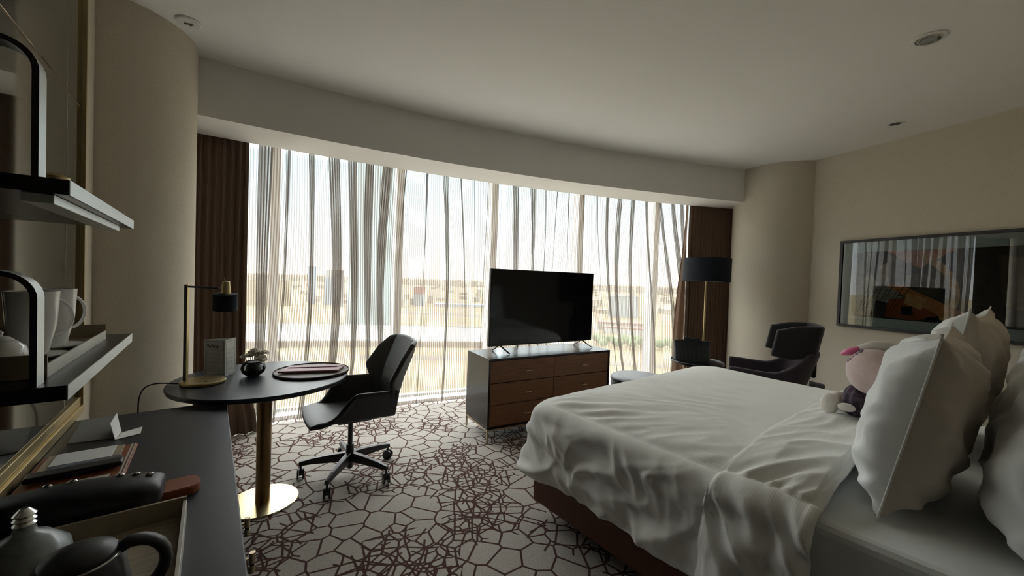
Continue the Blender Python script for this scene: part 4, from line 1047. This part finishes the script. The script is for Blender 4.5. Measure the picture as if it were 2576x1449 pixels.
def windows_mat(name, wall_, glass, sx, sz):
    m = bpy.data.materials.new(name); m.use_nodes = True; nt = m.node_tree; N = nt.nodes.new; L = nt.links.new; b = nt.nodes['Principled BSDF']; b.inputs['Roughness'].default_value = .8
    tc = N('ShaderNodeTexCoord'); sp_ = N('ShaderNodeSeparateXYZ'); L(tc.outputs['Object'], sp_.inputs[0])
    ad = N('ShaderNodeMath'); ad.operation = 'ADD'; L(sp_.outputs[0], ad.inputs[0]); L(sp_.outputs[1], ad.inputs[1])
    def cell(src, s, w):
        a = N('ShaderNodeMath'); a.operation = 'DIVIDE'; a.inputs[1].default_value = s; L(src, a.inputs[0])
        f = N('ShaderNodeMath'); f.operation = 'FRACT'; L(a.outputs[0], f.inputs[0]); g = N('ShaderNodeMath'); g.operation = 'LESS_THAN'; g.inputs[1].default_value = w; L(f.outputs[0], g.inputs[0]); return g.outputs[0]
    c1 = cell(ad.outputs[0], sx, .45); c2 = cell(sp_.outputs[2], sz, .5)
    g = N('ShaderNodeMath'); g.operation = 'MULTIPLY'; L(c1, g.inputs[0]); L(c2, g.inputs[1])
    x = N('ShaderNodeMix'); x.data_type = 'RGBA'; L(g.outputs[0], x.inputs['Factor']); x.inputs['A'].default_value = (*wall_, 1); x.inputs['B'].default_value = (*glass, 1); L(x.outputs['Result'], b.inputs['Base Color'])
    return m
M['redroof'] = M['redroof']
M['h1'] = windows_mat('cream_house_facade', (.13, .11, .085), (.05, .045, .04), 5, 3.6)
M['h2'] = windows_mat('pale_house_facade', (.145, .13, .105), (.05, .045, .04), 6, 3.6)
M['h3'] = windows_mat('ochre_house_facade', (.12, .10, .065), (.05, .04, .035), 4.5, 3.4)
M['apt'] = windows_mat('ochre_apartment_facade', (.14, .115, .065), (.045, .04, .035), 4.2, 4.0)
M['striped'] = windows_mat('striped_facade', (.03, .035, .04), (.17, .17, .17), 40, 5.0)
bm = nb(); box(bm, -9000, 9000, 40, 15000, GZ - 1, GZ); struct(part('ground_1', bm, 'sand'))
def sector(name, m, pts, z0, z1, lab, cat, kind=None):
    cx = sum(p[0] for p in pts) / len(pts); cy = sum(p[1] for p in pts) / len(pts)
    bm = nb(); prism(bm, [(x - cx, y - cy) for x, y in pts], 0, z1 - z0); bmesh.ops.recalc_face_normals(bm, faces=bm.faces); o = part(name, bm, m); o.location = (cx, cy, z0)
    if kind: o['kind'] = kind
    else: tag(o, lab, cat)
    return o
def band_pts(a, w):       # polyline a offset by w
    a = [Vector(p) for p in a]; L_, R_ = [], []
    for i, p in enumerate(a):
        d = (a[min(i + 1, len(a) - 1)] - a[max(i - 1, 0)]).normalized(); n_ = Vector((-d.y, d.x)) * w / 2; L_.append(tuple(p + n_)); R_.append(tuple(p - n_))
    return L_ + R_[::-1]
wb = thing('flat_roofed_hall', 'vast low hall with a glaring white flat roof in front of the glass tower', 'building', (-110, 370, GZ), 0)
o_ = [(-300, 405), (-240, 420), (-170, 430), (-100, 436), (-20, 436), (62, 430), (62, 350), (-20, 345), (-90, 335), (-150, 325), (-230, 300), (-330, 270), (-380, 330)]
bm = nb(); prism(bm, [(x + 110, y - 370) for x, y in o_], 0, 5); bmesh.ops.recalc_face_normals(bm, faces=bm.faces); part('hall_wall', bm, 'brownearth', wb)
bm = nb(); prism(bm, [(x + 110, y - 370) for x, y in o_], 5.05, 6); bmesh.ops.recalc_face_normals(bm, faces=bm.faces); part('roof', bm, 'pave', wb)
sector('road_1', 'asphalt', band_pts([(-520, 470), (-380, 462), (-280, 452), (-160, 470), (0, 500), (180, 520)], 12), GZ, GZ + .3, '', '', 'structure')
sector('road_2', 'brownearth', band_pts([(-450, 610), (-330, 640), (-200, 660), (-60, 640), (60, 560), (170, 500)], 26), GZ, GZ + .35, '', '', 'structure')
sector('road_3', 'brownearth', band_pts([(-330, 225), (-200, 268), (-90, 292), (20, 300), (130, 292)], 14), GZ, GZ + .25, '', '', 'structure')
sector('road_4', 'pave', band_pts([(70, 440), (150, 425), (250, 400)], 22), GZ, GZ + .4, '', '', 'structure')
def bldg(lab, x, y, w, d, h, m, roof='white_out', rz=0, cap=1.5, name='building', cat='building', taper=1., group=None):
    e = thing(name, lab, cat, (x, y, GZ), rad(rz), group)
    bm = nb(); n0 = [(-w / 2, -d / 2), (w / 2, -d / 2), (w / 2, d / 2), (-w / 2, d / 2)]
    a = [bm.verts.new((p[0], p[1], .02)) for p in n0]; b_ = [bm.verts.new((p[0] * taper, p[1] * taper, h)) for p in n0]
    bm.faces.new(a[::-1]); bm.faces.new(b_)
    for i in range(4): bm.faces.new((a[i], a[(i + 1) % 4], b_[(i + 1) % 4], b_[i]))
    part('walls', bm, m, e); bm = nb(); w *= taper; d *= taper; box(bm, -w / 2 - .4, w / 2 + .4, -d / 2 - .4, d / 2 + .4, h + .02, h + cap); part('roof', bm, roof, e); return e
bldg('tall pale cyan glass tower rising beyond the middle of the window', -172, 485, 62, 46, 235, 'tower', 'white_out', 20, name='glass_tower', taper=.80)
bldg('slim blue-grey office tower left of the glass tower', -400, 775, 14, 18, 74, 'bluebldg', 'white_out', 25, name='office_tower')
bldg('wide blue-grey office block with a white crown left of the glass tower', -358, 770, 26, 22, 55, 'bluebldg', 'white_out', 25, cap=14, name='office_block')
bldg('dark building with white floor bands beside the glass tower', -327, 735, 14, 16, 68, 'striped', 'white_out', 22, name='office_tower')
bldg('long ochre apartment block with rows of small windows at the left of the view', -452, 700, 92, 18, 46, 'apt', 'h2', 22, name='apartment_block')
bldg('grey block with a red panel on its roof', -196, 824, 22, 20, 26, 'greybldg', 'redroof', 8, cap=15, name='office_block')
bldg('long low shed with a light blue roof beyond the plain', -108, 830, 110, 26, 5, 'white_out', 'blueroof', 4, name='shed')
bldg('grey slab building in the right-hand part of the view', 206, 715, 52, 24, 38, 'greybldg', 'greybldg', -8, name='office_block')
bldg('low block with a red-brown roof beyond the trees', 138, 475, 46, 12, 7, 'white_out', 'redroof', -14, name='terrace')
bldg('second low block with a red-brown roof, set farther back', 148, 520, 60, 12, 8, 'h2', 'redroof', -12, name='terrace')
random.seed(21)
def tree_obj(x, y, r, lab, first=[None]):
    if first[0] is None:
        e = thing('tree', lab, 'tree', (x, y, GZ), 0, 'green trees at the foot of the low red-roofed blocks')
        bm = nb(); tube(bm, [(0, 0, 0), (0, 0, 4)], .4, 8); part('trunk', bm, 'brownearth', e)
        bm = nb(); ellipsoid(bm, (0, 0, 6), (4.2, 4.2, 3.6), 16, 12, fn=lambda d: 1 + .22 * nz(d.x * 2.5, d.y * 2.5, d.z * 2.5)); part('crown', bm, 'treegreen', e); first[0] = e; return e
    r_ = first[0].copy(); COL.objects.link(r_); r_.location = (x, y, GZ); r_.scale = (r, r, r)
    for ch in first[0].children:
        c = ch.copy(); COL.objects.link(c); c.parent = r_
    return r_
for k in range(16):
    tree_obj(88 + 13.0 * (k % 6) + random.uniform(-1, 1), 362 + 14 * (k // 6) + random.uniform(-1, 1), random.uniform(.9, 1.15), 'green tree below the low red-roofed blocks in the right-hand view')
# low houses, each on its own
protos = []
for i, (w, d, h, m_) in enumerate(((20, 16, 9, 'h1'), (16, 16, 11, 'h2'), (26, 15, 8, 'h3'), (14, 12, 13, 'h1'), (18, 22, 7, 'h2'))):
    e = bldg('flat-roofed cream city house in the hazy low-rise quarter', 0, 0, w, d, h, m_, 'h2', 0, cap=.8, name='house', group='flat-roofed houses of the low-rise city'); protos.append(e)
cnt = 0; spots = []
for row in range(14):
    y = 720 + row * row * 9 + row * 42
    x = -y * .78 + random.uniform(0, 20)
    while x < y * .50:
        if random.random() < .62 and not (-480 < x < -290 and y < 840) and not (-215 < x < -60 and y < 860) and not (150 < x < 260 and y < 760): spots.append((x + random.uniform(-6, 6), y + random.uniform(-16, 16)))
        x += 44 + row * 7 + random.uniform(0, 26)
random.shuffle(spots); spots.sort(key=lambda p: p[1])
for (x, y) in spots[:250]:
    p_ = random.choice(protos)
    if not p_.get('used'):
        r_ = p_; p_['used'] = 1
    else:
        r_ = p_.copy(); COL.objects.link(r_)
        for ch in p_.children:
            c = ch.copy(); COL.objects.link(c); c.parent = r_
    r_.location = (x, y, GZ); r_.rotation_euler = (0, 0, random.choice((.1, .25, -.15, .4))); s_ = random.uniform(.8, 1.35); r_.scale = (s_, s_, random.uniform(.8, 1.4))
for p_ in protos:
    if 'used' in p_: del p_['used']
bm = nb(); last = spots[-1][1] + 60
for k in range(2600):
    y = last + (random.random() ** 1.4) * 5200; x = random.uniform(-.80, .52) * y; w = random.uniform(9, 20); h = random.uniform(5, 14) * (3 if random.random() < .02 else 1)
    box(bm, x - w, x + w, y - w * .7, y + w * .7, GZ, GZ + h)
tag(part('distant_city', bm, 'h2'), 'hazy low-rise city sprawling to the horizon', 'city', kind='stuff')

# ------------------------------------------------------------------ light and camera
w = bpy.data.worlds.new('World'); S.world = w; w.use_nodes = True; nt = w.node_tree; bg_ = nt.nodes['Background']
N = nt.nodes.new; L = nt.links.new
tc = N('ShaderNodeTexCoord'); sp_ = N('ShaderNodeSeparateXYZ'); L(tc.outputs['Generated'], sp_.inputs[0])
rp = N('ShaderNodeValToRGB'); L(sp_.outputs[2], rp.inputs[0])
SKY = [(0, (.165, .160, .152)), (.08, (.138, .150, .155)), (.25, (.118, .160, .175)), (.295, (.80, .80, .78)), (.60, (.70, .71, .71)), (1, (.66, .67, .68))]  # sky brightened above the camera's view to light the room
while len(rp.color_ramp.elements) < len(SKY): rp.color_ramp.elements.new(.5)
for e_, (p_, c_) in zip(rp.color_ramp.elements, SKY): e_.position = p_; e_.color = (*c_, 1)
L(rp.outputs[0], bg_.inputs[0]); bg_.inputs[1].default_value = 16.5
sun = bpy.data.lights.new('sun', 'SUN'); sun.energy = 2.0; sun.angle = rad(.6); sun.color = (1, .95, .86)
so = bpy.data.objects.new('sun', sun); COL.objects.link(so); so.rotation_euler = (rad(42), 0, rad(-20)); so.location = (0, -5, 20)

cam = bpy.data.cameras.new('camera'); cam.sensor_width = 36; cam.lens = 975 / 2576 * 36; cam.clip_start = .02; cam.clip_end = 20000
co = bpy.data.objects.new('camera', cam); COL.objects.link(co); S.camera = co
P_, R0 = rad(1.17), rad(1.95)
f = Vector((0, math.cos(P_), -math.sin(P_))); r = Vector((1, 0, 0)); u = r.cross(f)
rc = r * math.cos(R0) + u * math.sin(R0); uc = u * math.cos(R0) - r * math.sin(R0)
co.matrix_world = Matrix(((rc.x, uc.x, -f.x, 0), (rc.y, uc.y, -f.y, 0), (rc.z, uc.z, -f.z, 1.40), (0, 0, 0, 1)))
S.view_settings.view_transform = 'Standard'; S.view_settings.look = 'None'; S.view_settings.gamma = 1; S.view_settings.use_curve_mapping = False
S.view_settings.exposure = 0.42
S.cycles.max_bounces = 10; S.cycles.diffuse_bounces = 6; S.cycles.glossy_bounces = 4; S.cycles.transparent_max_bounces = 24; S.cycles.use_denoising = True
S.cycles.caustics_reflective = False; S.cycles.caustics_refractive = False
